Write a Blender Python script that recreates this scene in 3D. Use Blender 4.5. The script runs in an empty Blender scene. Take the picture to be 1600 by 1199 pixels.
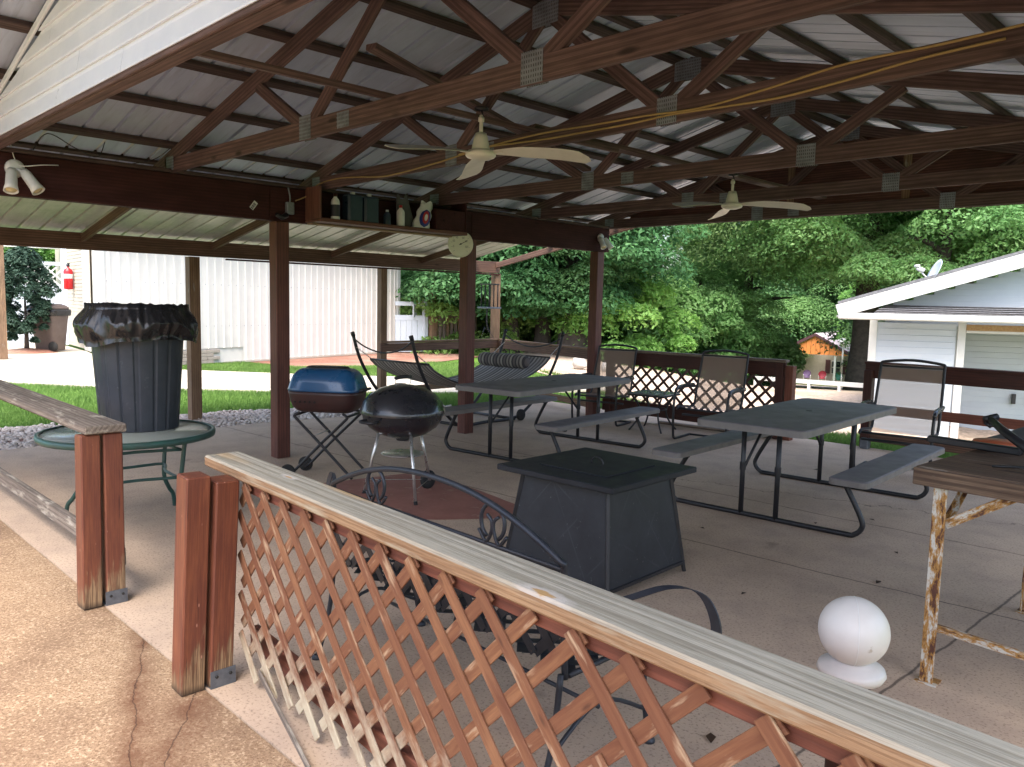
import bpy, math, random
import numpy as np
from mathutils import Vector, Matrix, noise as mnoise
random.seed(7); rng = np.random.default_rng(7)
S = bpy.context.scene; C = S.collection
R = math.radians; V = Vector; PI = math.pi

# ------------------------------------------------------------------ camera, sky, sun, exposure
YAW, PITCH, ROLL, F = 0.788942594, -0.101380656, 0.0223618161, 1248.58
fw = V((-math.sin(YAW)*math.cos(PITCH), math.cos(YAW)*math.cos(PITCH), math.sin(PITCH)))
rt = V((math.cos(YAW), math.sin(YAW), 0)); up = rt.cross(fw)
r2 = rt*math.cos(ROLL)+up*math.sin(ROLL); u2 = -rt*math.sin(ROLL)+up*math.cos(ROLL)
cam = bpy.data.objects.new('camera', bpy.data.cameras.new('camera')); C.objects.link(cam)
cam.matrix_world = Matrix(((r2.x, u2.x, -fw.x, 0), (r2.y, u2.y, -fw.y, 0), (r2.z, u2.z, -fw.z, 1.64), (0, 0, 0, 1)))
cam.data.sensor_width = 36; cam.data.lens = F/1600*36; cam.data.clip_end = 600; cam.data.clip_start = .02
S.camera = cam
SUN_EL, SUN_AZ = 62, 142            # azimuth: compass-like angle of the sun, measured from +Y towards +X
wd = bpy.data.worlds.new('World'); S.world = wd; wd.use_nodes = True
nt = wd.node_tree; nt.nodes.clear()
sky = nt.nodes.new('ShaderNodeTexSky'); sky.sky_type = 'NISHITA'; sky.sun_disc = False
sky.sun_elevation = R(SUN_EL); sky.sun_rotation = R(SUN_AZ); sky.dust_density = 4; sky.air_density = 1.0; sky.ozone_density = 1
hs = nt.nodes.new('ShaderNodeHueSaturation'); hs.inputs['Saturation'].default_value = 1.0; hs.inputs['Value'].default_value = 1.0
bg = nt.nodes.new('ShaderNodeBackground'); bg.inputs[1].default_value = .15
wo = nt.nodes.new('ShaderNodeOutputWorld')
nt.links.new(sky.outputs[0], hs.inputs['Color']); nt.links.new(hs.outputs[0], bg.inputs[0]); nt.links.new(bg.outputs[0], wo.inputs[0])
sl = bpy.data.lights.new('sun', 'SUN'); sl.energy = 1.0; sl.angle = R(38); sl.color = (1, .97, .93)
so = bpy.data.objects.new('sun', sl); C.objects.link(so)
sd = V((math.sin(R(SUN_AZ))*math.cos(R(SUN_EL)), math.cos(R(SUN_AZ))*math.cos(R(SUN_EL)), math.sin(R(SUN_EL))))
so.rotation_euler = sd.to_track_quat('Z', 'Y').to_euler(); so.location = (0, 0, 20)
S.view_settings.view_transform = 'Standard'; S.view_settings.look = 'None'
S.view_settings.exposure = 2.05; S.view_settings.gamma = 1; S.view_settings.use_curve_mapping = False
S.cycles.max_bounces = 8; S.cycles.diffuse_bounces = 5; S.cycles.transparent_max_bounces = 12

# ------------------------------------------------------------------ materials
class NT:
    def __init__(s, name):
        s.m = bpy.data.materials.new(name); s.m.use_nodes = True; s.t = s.m.node_tree
        s.b = s.t.nodes['Principled BSDF']; s.tc = s.n('ShaderNodeTexCoord')
    def n(s, ty, **k):
        x = s.t.nodes.new(ty)
        for a, b in k.items(): setattr(x, a, b)
        return x
    def l(s, a, b): s.t.links.new(a, b)
    def coord(s, scale=(1, 1, 1), loc=(0, 0, 0), rot=(0, 0, 0), rnd=False, kind='Object'):
        mp = s.n('ShaderNodeMapping'); mp.inputs['Scale'].default_value = scale; mp.inputs['Location'].default_value = loc; mp.inputs['Rotation'].default_value = rot
        src = s.tc.outputs[kind]
        if rnd:
            oi = s.n('ShaderNodeObjectInfo'); ml = s.n('ShaderNodeMath', operation='MULTIPLY'); s.l(oi.outputs['Random'], ml.inputs[0]); ml.inputs[1].default_value = 37
            ad = s.n('ShaderNodeVectorMath', operation='ADD'); s.l(src, ad.inputs[0]); s.l(ml.outputs[0], ad.inputs[1]); src = ad.outputs[0]
        s.l(src, mp.inputs['Vector']); return mp.outputs[0]
    def noise(s, vec, scale=5, detail=6, rough=.6, dist=0):
        x = s.n('ShaderNodeTexNoise'); x.inputs['Scale'].default_value = scale; x.inputs['Detail'].default_value = detail
        x.inputs['Roughness'].default_value = rough; x.inputs['Distortion'].default_value = dist; s.l(vec, x.inputs['Vector']); return x.outputs['Fac']
    def ramp(s, fac, stops):
        x = s.n('ShaderNodeValToRGB'); e = x.color_ramp.elements
        while len(e) < len(stops): e.new(.5)
        for q, (p, c) in zip(e, stops): q.position = p; q.color = (c if isinstance(c, (tuple, list)) else (c, c, c))[:3]+(1,) if not isinstance(c, (int, float)) else (c, c, c, 1)
        s.l(fac, x.inputs[0]); return x.outputs[0]
    def mix(s, fac, a, b, mode='MIX'):
        x = s.n('ShaderNodeMix', data_type='RGBA', blend_type=mode)
        for sock, v in ((x.inputs[0], fac), (x.inputs[6], a), (x.inputs[7], b)):
            if isinstance(v, (int, float)): sock.default_value = v
            elif isinstance(v, (tuple, list)): sock.default_value = tuple(v)+(1,)
            else: s.l(v, sock)
        return x.outputs[2]
    def math(s, op, a, b=None, c=None):
        x = s.n('ShaderNodeMath', operation=op)
        for i, v in enumerate((a, b, c)):
            if v is None: continue
            if isinstance(v, (int, float)): x.inputs[i].default_value = v
            else: s.l(v, x.inputs[i])
        return x.outputs[0]
    def done(s, col, rough=.6, metal=0, bump=None, bs=.3, bd=.005, spec=None):
        for sock, v in (('Base Color', col), ('Roughness', rough), ('Metallic', metal)):
            if isinstance(v, (int, float)): s.b.inputs[sock].default_value = v
            elif isinstance(v, (tuple, list)): s.b.inputs[sock].default_value = tuple(v)+(1,)
            else: s.l(v, s.b.inputs[sock])
        if spec is not None: s.b.inputs['Specular IOR Level'].default_value = spec
        if bump is not None:
            x = s.n('ShaderNodeBump'); x.inputs['Strength'].default_value = bs; x.inputs['Distance'].default_value = bd
            s.l(bump, x.inputs['Height']); s.l(x.outputs[0], s.b.inputs['Normal'])
        return s.m

def wood(name, a, b, c, rough=.7, knots=True, streak=1.0, wear=None, wearcol=(.33, .31, .27), bs=.5, spec=.3):
    k = NT(name); v = k.coord((1.3, 11, 11), rnd=True)
    n1 = k.noise(v, 1.6, 5, .6, 1.2)
    wv = k.n('ShaderNodeTexWave', wave_type='RINGS', rings_direction='X'); k.l(k.coord((.35, 5, 5), loc=(0, .7, .3), rnd=True), wv.inputs['Vector'])
    wv.inputs['Scale'].default_value = 3.0; wv.inputs['Distortion'].default_value = 5; wv.inputs['Detail'].default_value = 3; wv.inputs['Detail Scale'].default_value = .8
    fine = k.noise(k.coord((4, 160, 160), rnd=True), 1, 3, .7)
    col = k.mix(k.ramp(n1, [(.32, 0.), (.68, 1.)]), a, b)
    col = k.mix(k.math('MULTIPLY', k.ramp(wv.outputs['Fac'], [(.25, 1.), (.6, 0.)]), .55*streak), col, c)
    col = k.mix(k.math('MULTIPLY', k.ramp(fine, [(.42, 1.), (.6, 0.)]), .45*streak), col, c)
    blot = k.noise(k.coord((1, 3, 3), rnd=True), 2.2, 4, .6)
    col = k.mix(k.ramp(blot, [(.35, .35), (.6, 0.)]), col, tuple(x*.45 for x in c))
    if knots:
        vo = k.n('ShaderNodeTexVoronoi'); k.l(k.coord((1.6, 5.5, 5.5), rnd=True), vo.inputs['Vector']); vo.inputs['Scale'].default_value = 1
        kn = k.ramp(vo.outputs['Distance'], [(.05, 1.), (.12, 0.)])
        col = k.mix(k.math('MULTIPLY', kn, .8), col, tuple(x*.3 for x in c))
    if wear:
        w = k.noise(k.coord((1.6, 9, 9), rnd=True), 1.8, 5, .65)
        col = k.mix(k.ramp(w, [(wear, 0.), (wear+.12, 1.)]), col, wearcol)
    return k.done(col, rough, 0, fine, bs, .003, spec)

def plain(name, a, b=None, rough=.5, metal=0, scale=6, bs=.1, spec=None, speck=None, coat=0):
    k = NT(name); b = b or tuple(x*.7 for x in a); n = k.noise(k.coord(rnd=True), scale, 6, .65)
    col = k.mix(k.ramp(n, [(.35, 0.), (.7, 1.)]), a, b)
    if speck:
        m = k.noise(k.coord(rnd=True), speck[0], 4, .6); col = k.mix(k.ramp(m, [(speck[1], 0.), (speck[1]+.06, 1.)]), col, speck[2])
    rr = k.ramp(n, [(.3, max(0, rough-.08)), (.7, min(1, rough+.1))])
    m = k.done(col, rr, metal, k.noise(k.coord(rnd=True), scale*12, 4, .6), bs, .002, spec)
    if coat: k.b.inputs['Coat Weight'].default_value = coat; k.b.inputs['Coat Roughness'].default_value = .08
    return m

M = {}
M['truss'] = wood('stained_truss_wood', (.195, .125, .113), (.140, .086, .079), (.052, .031, .030), .8)
M['purlin'] = wood('purlin_wood', (.12, .082, .074), (.075, .050, .048), (.035, .022, .021), .8)
M['beam'] = wood('dark_stained_beam', (.075, .028, .026), (.052, .020, .020), (.028, .012, .012), .75, streak=.6, spec=.12)
M['post'] = wood('red_brown_post', (.19, .070, .050), (.135, .048, .036), (.055, .022, .018), .55, streak=.7)
M['cedar'] = wood('weathered_tan_post', (.33, .22, .13), (.24, .15, .09), (.11, .06, .04), .75, wear=.62)
M['lean'] = wood('lean_to_wood', (.21, .125, .085), (.155, .085, .06), (.065, .034, .026), .7)
M['fence_red'] = wood('brick_red_stained_wood', (.27, .095, .058), (.19, .064, .040), (.10, .034, .024), .6, streak=.7, wear=.66, wearcol=(.30, .20, .14))
M['fence_dark'] = wood('dark_red_fence_wood', (.085, .026, .018), (.06, .019, .014), (.025, .010, .008), .5, streak=.5)
M['grey_board'] = wood('weathered_grey_board', (.31, .26, .21), (.22, .18, .15), (.09, .07, .06), .85, bs=.9, wear=.55, wearcol=(.40, .36, .30))
M['slat_grey'] = wood('old_fence_slat', (.30, .24, .19), (.22, .17, .14), (.10, .075, .06), .85)
M['ply'] = wood('plywood_gable', (.155, .070, .05), (.115, .05, .038), (.05, .02, .018), .7, streak=1.1)
M['shelf'] = wood('shelf_wood', (.19, .085, .055), (.14, .06, .042), (.06, .026, .02), .6, streak=.6)
M['tan_wood'] = wood('bare_lumber', (.48, .36, .23), (.40, .29, .18), (.22, .14, .09), .75)
M['rust_board'] = wood('stained_bench_top', (.22, .15, .10), (.13, .08, .055), (.05, .03, .022), .8, wear=.6)

def near_post():
    k = NT('brick_red_post_with_worn_foot'); v = k.coord((1.3, 11, 11), rnd=True)
    n1 = k.noise(v, 1.6, 5, .6, 1.2); fine = k.noise(k.coord((4, 160, 160), rnd=True), 1, 3, .7)
    col = k.mix(k.ramp(n1, [(.32, 0.), (.68, 1.)]), (.27, .092, .044), (.165, .054, .028))
    col = k.mix(k.math('MULTIPLY', k.ramp(fine, [(.42, 1.), (.6, 0.)]), .45), col, (.09, .028, .018))
    col = k.mix(k.ramp(k.noise(k.coord((.7, 5, 5), rnd=True), 3, 5, .65), [(.42, .55), (.62, 0.)]), col, (.10, .030, .022))
    col = k.mix(k.ramp(k.noise(k.coord((2.5, 60, 60), rnd=True), 1.2, 2, .5), [(.27, .8), (.31, 0.)]), col, (.03, .012, .01))
    sx = k.n('ShaderNodeSeparateXYZ'); k.l(k.coord(), sx.inputs[0])
    pn = k.noise(k.coord((6, 40, 40), rnd=True), 1.2, 4, .6)
    h = k.math('ADD', sx.outputs['X'], k.math('MULTIPLY', pn, -.42))
    wear = k.ramp(h, [(0, 1.), (.02, 0.)])   # stripped foot of the post (x runs up from the foot)
    sp_ = k.n('ShaderNodeSeparateXYZ'); k.l(k.coord(), sp_.inputs[0])
    h2 = k.math('ADD', k.math('ADD', sx.outputs['X'], k.math('MULTIPLY', k.math('SUBTRACT', pn, .5), -.45)), k.math('MULTIPLY', sp_.outputs['Y'], 1.6))
    wear = k.ramp(h2, [(.10, 1.), (.19, 0.)])
    col = k.mix(k.math('MULTIPLY', wear, .85), col, k.mix(k.ramp(fine, [(.4, 0.), (.6, 1.)]), (.10, .06, .035), (.36, .25, .14)))
    col = k.mix(k.ramp(sx.outputs['X'], [(.005, .9), (.04, 0.)]), col, (.03, .02, .015))
    vo = k.n('ShaderNodeTexVoronoi'); k.l(k.coord((9, 25, 25), rnd=True), vo.inputs['Vector']); vo.inputs['Scale'].default_value = 1
    col = k.mix(k.ramp(vo.outputs['Distance'], [(.04, .7), (.09, 0.)]), col, (.5, .27, .2))
    return k.done(col, .5, 0, fine, .35, .003, .35)
M['near_post'] = near_post()

def top_rail():
    k = NT('weathered_top_rail'); n1 = k.noise(k.coord((.9, 9, 9), rnd=True), 2, 6, .65, 1.5)
    wv = k.n('ShaderNodeTexWave', wave_type='RINGS', rings_direction='X'); k.l(k.coord((.28, 6, 6), loc=(.2, .5, .9)), wv.inputs['Vector'])
    wv.inputs['Scale'].default_value = 2.6; wv.inputs['Distortion'].default_value = 7; wv.inputs['Detail'].default_value = 3; wv.inputs['Detail Scale'].default_value = .6
    fine = k.noise(k.coord((3, 190, 190)), 1, 4, .75)
    top = k.mix(k.ramp(n1, [(.3, 0.), (.7, 1.)]), (.57, .52, .42), (.45, .41, .32))
    top = k.mix(k.math('MULTIPLY', k.ramp(wv.outputs['Fac'], [(.10, 1.), (.30, 0.)]), .42), top, (.24, .20, .14))
    top = k.mix(k.math('MULTIPLY', k.ramp(fine, [(.4, 1.), (.52, 0.)]), .45), top, (.17, .14, .10))
    vo = k.n('ShaderNodeTexVoronoi'); k.l(k.coord((1.1, 6, 6), loc=(.35, .1, 0)), vo.inputs['Vector']); vo.inputs['Scale'].default_value = 1
    top = k.mix(k.ramp(vo.outputs['Distance'], [(.10, .9), (.3, 0.)]), top, (.58, .37, .17))
    for kx, ky, kr in ((.20, -.065, .11), (-1.36, .02, .07)):
        sp_ = k.n('ShaderNodeSeparateXYZ'); k.l(k.coord(), sp_.inputs[0])
        dx = k.math('DIVIDE', k.math('SUBTRACT', sp_.outputs['X'], kx), kr); dy = k.math('DIVIDE', k.math('SUBTRACT', sp_.outputs['Y'], ky), kr*.33)
        dd = k.math('ADD', k.math('SQRT', k.math('ADD', k.math('MULTIPLY', dx, dx), k.math('MULTIPLY', dy, dy))), k.math('MULTIPLY', k.math('SUBTRACT', k.noise(k.coord((12, 30, 30)), 1.5, 4), .5), 1.1))
        top = k.mix(k.ramp(dd, [(.55, .85), (1.0, 0.)]), top, (.68, .62, .55)); top = k.mix(k.ramp(dd, [(.22, 1.), (.42, 0.)]), top, (.58, .36, .16))
    side = k.mix(k.ramp(n1, [(.3, 0.), (.65, 1.)]), (.40, .26, .15), (.27, .16, .09))
    side = k.mix(k.math('MULTIPLY', k.ramp(fine, [(.4, 1.), (.55, 0.)]), .5), side, (.14, .07, .035))
    side = k.mix(k.ramp(k.noise(k.coord((2, 20, 20)), 1.4, 4), [(.55, 0.), (.68, .8)]), side, (.42, .36, .26))
    g = k.n('ShaderNodeNewGeometry'); sx = k.n('ShaderNodeSeparateXYZ'); k.l(g.outputs['Normal'], sx.inputs[0])
    col = k.mix(k.ramp(sx.outputs['Z'], [(.45, 0.), (.8, 1.)]), side, top)
    return k.done(col, .8, 0, k.math('ADD', fine, k.math('MULTIPLY', wv.outputs['Fac'], .5)), .8, .003, .2)
M['top_rail'] = top_rail()

def lattice_mat():
    k = NT('orange_brown_lattice'); n1 = k.noise(k.coord((2, 25, 25), rnd=True), 1.5, 5, .6, .5)
    oi = k.n('ShaderNodeObjectInfo'); fine = k.noise(k.coord((6, 150, 150), rnd=True), 1, 3, .7)
    a = k.mix(oi.outputs['Random'], (.28, .135, .066), (.20, .085, .046))
    col = k.mix(k.ramp(n1, [(.35, 0.), (.65, 1.)]), a, (.155, .062, .034))
    col = k.mix(k.math('MULTIPLY', k.ramp(fine, [(.42, 1.), (.58, 0.)]), .35), col, (.13, .05, .03))
    vo = k.n('ShaderNodeTexVoronoi'); k.l(k.coord((5, 16, 16), rnd=True), vo.inputs['Vector']); vo.inputs['Scale'].default_value = 1
    col = k.mix(k.ramp(vo.outputs['Distance'], [(.06, .7), (.14, 0.)]), col, (.07, .03, .02))
    w = k.noise(k.coord((3, 20, 20), rnd=True), 1.5, 4, .6)
    col = k.mix(k.ramp(w, [(.58, 0.), (.7, .75)]), col, (.50, .36, .23))
    g = k.n('ShaderNodeNewGeometry'); sx = k.n('ShaderNodeSeparateXYZ'); k.l(g.outputs['Position'], sx.inputs[0])
    h = k.math('ADD', sx.outputs['Z'], k.math('MULTIPLY', k.noise(k.coord((4, 9, 9), rnd=True), 3, 4), -.5))
    col = k.mix(k.ramp(k.math('ADD', h, .4), [(.22, .9), (.46, 0.)]), col, (.47, .41, .30))   # sun and rain bleached foot
    return k.done(col, .7, 0, fine, .4, .002, .25)
M['lattice'] = lattice_mat()
M['lattice_dark'] = plain('dark_brown_lattice', (.085, .035, .022), (.05, .02, .014), .5, scale=14)
M['lattice_back'] = plain('white_lattice', (.6, .62, .6), rough=.6)

def roof_mat(name, a, b, green=0.):
    k = NT(name); n = k.noise(k.coord((.8, 4, 1), rnd=True), 2, 6, .7); n2 = k.noise(k.coord((1, 1, 1), rnd=True), 7, 5, .65)
    col = k.mix(k.ramp(n, [(.3, 0.), (.7, 1.)]), a, b)
    if green: col = k.mix(k.ramp(n2, [(.48, 0.), (.66, green)]), col, (.22, .30, .19))
    col = k.mix(k.ramp(k.noise(k.coord((.6, 9, 1), rnd=True), 3, 5), [(.56, 0.), (.72, .5)]), col, tuple(x*.5 for x in a))
    return k.done(col, .5, .35, n2, .12, .003)
M['roof'] = roof_mat('galvanised_roof_underside', (.54, .61, .76), (.42, .48, .61))
M['lean_roof'] = roof_mat('lean_to_roof_underside', (.72, .70, .68), (.56, .55, .53), .22)
M['vinyl_white'] = plain('white_vinyl_siding', (.78, .83, .92), (.70, .75, .85), .35, scale=3, bs=.05)
M['vinyl_blue'] = plain('pale_blue_siding', (.50, .55, .60), (.45, .50, .56), .4, scale=1.5, bs=.05)
M['trim_white'] = plain('white_trim', (.62, .62, .60), (.55, .55, .52), .4, scale=3)
M['shed_metal'] = plain('cream_ribbed_metal', (.65, .62, .57), (.58, .55, .51), .4, scale=2)
M['beige_siding'] = plain('beige_siding', (.52, .47, .38), (.44, .39, .31), .6, scale=3)
M['black_metal'] = plain('black_painted_metal', (.012, .012, .015), (.022, .021, .024), .45, scale=9)
M['iron'] = plain('blued_black_iron', (.022, .026, .036), (.042, .046, .056), .42, .2, scale=12, speck=(30, .68, (.12, .08, .06)))
M['plastic_table'] = plain('grey_brown_table_plastic', (.175, .158, .168), (.14, .126, .134), .62, scale=5, bs=.15)
M['table_edge'] = plain('brown_grey_table_edge', (.20, .18, .17), (.16, .145, .135), .5, scale=8)
M['fan'] = plain('cream_fan_metal', (.68, .66, .58), (.58, .56, .49), .35, scale=5)
M['plate'] = plain('galvanised_truss_plate', (.28, .30, .35), (.18, .20, .24), .5, .5, scale=25)
def teeth():
    k = NT('punched_truss_plate'); n = k.noise(k.coord(rnd=True), 9, 5, .6); sx = k.n('ShaderNodeSeparateXYZ'); k.l(k.coord(loc=(5, 5, 0)), sx.inputs[0])
    a = k.math('GREATER_THAN', k.math('FRACT', k.math('MULTIPLY', sx.outputs['X'], 62)), .62); b = k.math('LESS_THAN', k.math('FRACT', k.math('MULTIPLY', sx.outputs['Y'], 40)), .55)
    col = k.mix(k.ramp(n, [(.35, 0.), (.7, 1.)]), (.27, .29, .34), (.15, .16, .19)); col = k.mix(k.ramp(k.noise(k.coord(rnd=True), 30, 4), [(.6, 0.), (.7, .6)]), col, (.16, .09, .06))
    return k.done(k.mix(k.math('MULTIPLY', k.math('MULTIPLY', a, b), .85), col, (.025, .022, .022)), .55, .4)
M['teeth'] = teeth()
M['galv'] = plain('galvanised_bracket', (.16, .18, .21), (.10, .11, .13), .45, .6, scale=20)
M['chrome'] = plain('aluminium_leg', (.62, .60, .57), (.42, .40, .38), .3, .8, scale=15)
M['blue_enamel'] = plain('blue_enamel_lid', (.012, .085, .21), (.010, .065, .17), .3, scale=4, coat=.5, speck=(60, .73, (.12, .14, .16)))
M['burnt_red'] = plain('dark_maroon_enamel', (.06, .024, .022), (.035, .018, .018), .4, scale=6)
M['kettle'] = plain('black_kettle_enamel', (.014, .015, .02), (.022, .022, .026), .28, scale=4, coat=.5, speck=(50, .73, (.10, .09, .08)))
M['green_metal'] = plain('dark_green_table_frame', (.022, .075, .065), (.03, .06, .055), .4, scale=10)
M['can'] = plain('grey_blue_bin_plastic', (.036, .042, .056), (.022, .027, .037), .5, scale=5, speck=(14, .66, (.075, .082, .095)))
M['bag'] = plain('black_bag_plastic', (.012, .012, .014), (.02, .02, .022), .2, scale=7, bs=.6)
M['brown_bin'] = plain('brown_bin_plastic', (.135, .10, .09), (.11, .08, .072), .5)
M['red_paint'] = plain('extinguisher_red', (.50, .015, .02), (.42, .012, .018), .3)
M['white_plastic'] = plain('white_plastic', (.72, .72, .70), (.6, .6, .58), .4, scale=9)
M['dark_label'] = plain('dark_print', (.02, .02, .03), rough=.5)
M['navy'] = plain('navy_jug_plastic', (.015, .03, .055), (.02, .04, .06), .35)
M['bag_blue'] = plain('blue_print', (.02, .04, .25), rough=.4); M['bag_red'] = plain('red_print', (.5, .03, .03), rough=.4)
M['sling'] = None
M['yellow_cord'] = plain('yellow_cord_rubber', (.40, .27, .10), (.33, .22, .08), .5); M['black_cord'] = plain('black_cord', (.02, .02, .022), rough=.5)
M['rubber'] = plain('black_rubber', (.02, .02, .02), rough=.8)
M['glass_lamp'] = plain('lamp_glass', (.55, .45, .22), (.6, .5, .3), .15)
M['stone'] = plain('pale_field_stone', (.50, .47, .42), (.36, .34, .31), .9, scale=6, bs=.6)
M['bark'] = plain('tree_bark', (.085, .070, .058), (.045, .037, .032), .95, scale=9, bs=1)
M['orange_metal'] = plain('orange_gable_metal', (.72, .25, .07), (.62, .21, .055), .5)
M['mauve_roof'] = plain('mauve_metal_roof', (.52, .44, .47), (.44, .37, .40), .45)
M['maroon'] = plain('maroon_trim', (.10, .04, .05), rough=.5)
M['cream_wall'] = plain('cream_house_wall', (.46, .42, .35), (.40, .36, .30), .8)
M['teal'] = plain('teal_wall', (.05, .22, .20), rough=.6)
M['shingle'] = plain('grey_shingle', (.20, .20, .21), (.12, .12, .13), .9, scale=20, bs=.6)
M['dark_glass'] = plain('window_glass', (.03, .04, .05), rough=.08)
M['osb'] = plain('osb_board', (.40, .26, .12), (.28, .16, .07), .8, scale=30)
M['orange_plastic'] = plain('orange_plastic', (.42, .10, .04), rough=.5)
M['grey_cover'] = plain('grey_cover_fabric', (.07, .07, .075), (.10, .10, .105), .8, scale=14, bs=.5)
M['brick'] = plain('grey_tan_block', (.36, .31, .26), (.28, .24, .20), .9, scale=20)
for n_, c_ in (('purple', (.22, .13, .30)), ('red', (.45, .03, .06)), ('green', (.02, .20, .13))): M['chair_'+n_] = plain(n_+'_chair_plastic', c_, rough=.5)
M['dial'] = plain('dial_face', (.80, .79, .68), (.74, .73, .60), .4)
M['ball'] = plain('white_finial_ball', (.62, .58, .54), (.55, .50, .46), .4, scale=4, speck=(18, .66, (.40, .33, .26)))
M['wood_pillow'] = None

def rusty():
    k = NT('rusty_white_steel'); n = k.noise(k.coord((.35, 1.1, 1.1)), 26, 8, .72); n2 = k.noise(k.coord((1, 1, 1)), 60, 5, .7)
    col = k.mix(k.ramp(n, [(.43, 0.), (.50, 1.)]), (.56, .54, .48), (.38, .19, .045))
    col = k.mix(k.ramp(n, [(.53, 0.), (.58, 1.)]), col, (.09, .032, .018))
    col = k.mix(k.ramp(n2, [(.60, 0.), (.66, .7)]), col, (.16, .06, .03))
    return k.done(col, .7, 0, n, .5, .003)
M['rusty'] = rusty()

def sling():
    k = NT('brown_mesh_sling'); a = k.done((.30, .225, .18), .6)
    w1 = k.n('ShaderNodeTexWave', bands_direction='X'); w2 = k.n('ShaderNodeTexWave', bands_direction='Z')
    v = k.coord(); k.l(v, w1.inputs[0]); k.l(v, w2.inputs[0]); w1.inputs['Scale'].default_value = 120; w2.inputs['Scale'].default_value = 120
    tr = k.n('ShaderNodeBsdfTransparent'); mx = k.n('ShaderNodeMixShader'); mx.inputs[0].default_value = .33
    out = k.t.nodes['Material Output']; k.l(k.b.outputs[0], mx.inputs[1]); k.l(tr.outputs[0], mx.inputs[2]); k.l(mx.outputs[0], out.inputs[0])
    return a
M['sling'] = sling()
def stripes(name, cols, sc, axis='X'):
    k = NT(name); sx = k.n('ShaderNodeSeparateXYZ'); k.l(k.coord(), sx.inputs[0])
    f = k.math('FRACT', k.math('MULTIPLY', sx.outputs[axis], sc)); n = len(cols)
    x = k.n('ShaderNodeValToRGB'); x.color_ramp.interpolation = 'CONSTANT'; e = x.color_ramp.elements
    while len(e) < n: e.new(.5)
    for i, q in enumerate(e): q.position = i/n; q.color = cols[i]+(1,)
    k.l(f, x.inputs[0]); return k.done(x.outputs[0], .9, 0, k.noise(k.coord(), 90, 3), .3, .002)
M['hammock'] = stripes('striped_hammock_cloth', [(.36, .34, .33), (.15, .14, .13), (.44, .41, .38), (.12, .11, .11), (.30, .28, .26), (.16, .15, .14)], 5.0, 'Y')
M['pillow'] = stripes('striped_pillow_cloth', [(.20, .18, .16), (.05, .045, .05), (.12, .10, .095), (.05, .045, .05), (.26, .24, .21), (.07, .06, .06)], 5.5, 'Y')

def glass():
    k = NT('rippled_table_glass'); m = k.done((.55, .60, .55), .12); k.b.inputs['Transmission Weight'].default_value = .55
    k.b.inputs['Roughness'].default_value = .22
    x = k.n('ShaderNodeBump'); x.inputs['Strength'].default_value = .3; x.inputs['Distance'].default_value = .003
    k.l(k.noise(k.coord(), 60, 2), x.inputs['Height']); k.l(x.outputs[0], k.b.inputs['Normal']); return m
M['glass'] = glass()

def firepit():
    k = NT('scratched_charcoal_panel'); n = k.noise(k.coord(), 5, 6, .7)
    col = k.mix(k.ramp(n, [(.35, 0.), (.7, 1.)]), (.010, .011, .016), (.022, .024, .031))
    for rot, off in ((.6, 0), (-.75, .2), (1.1, .5)):
        w = k.n('ShaderNodeTexWave', bands_direction='X'); k.l(k.coord((1, 1, 1), loc=(off, 0, off), rot=(0, rot, rot*.6)), w.inputs[0]); w.inputs['Scale'].default_value = 1.3; w.inputs['Distortion'].default_value = .25
        ms = k.ramp(k.noise(k.coord(), 3.3+off, 3), [(.50, 0.), (.60, 1.)])
        col = k.mix(k.math('MULTIPLY', k.math('MULTIPLY', k.ramp(w.outputs['Fac'], [(.9993, 0.), (.9998, 1.)]), ms), .35), col, (.055, .058, .068))
    col = k.mix(k.ramp(k.noise(k.coord(), 38, 4, .6), [(.66, 0.), (.72, .35)]), col, (.2, .2, .2))
    return k.done(col, .5, .1, n, .15, .003)
M['firepit'] = firepit()
M['firetop'] = plain('charcoal_table_top', (.016, .018, .023), (.026, .028, .034), .5, .0, scale=7, spec=.3, speck=(45, .68, (.06, .063, .068)))

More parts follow.
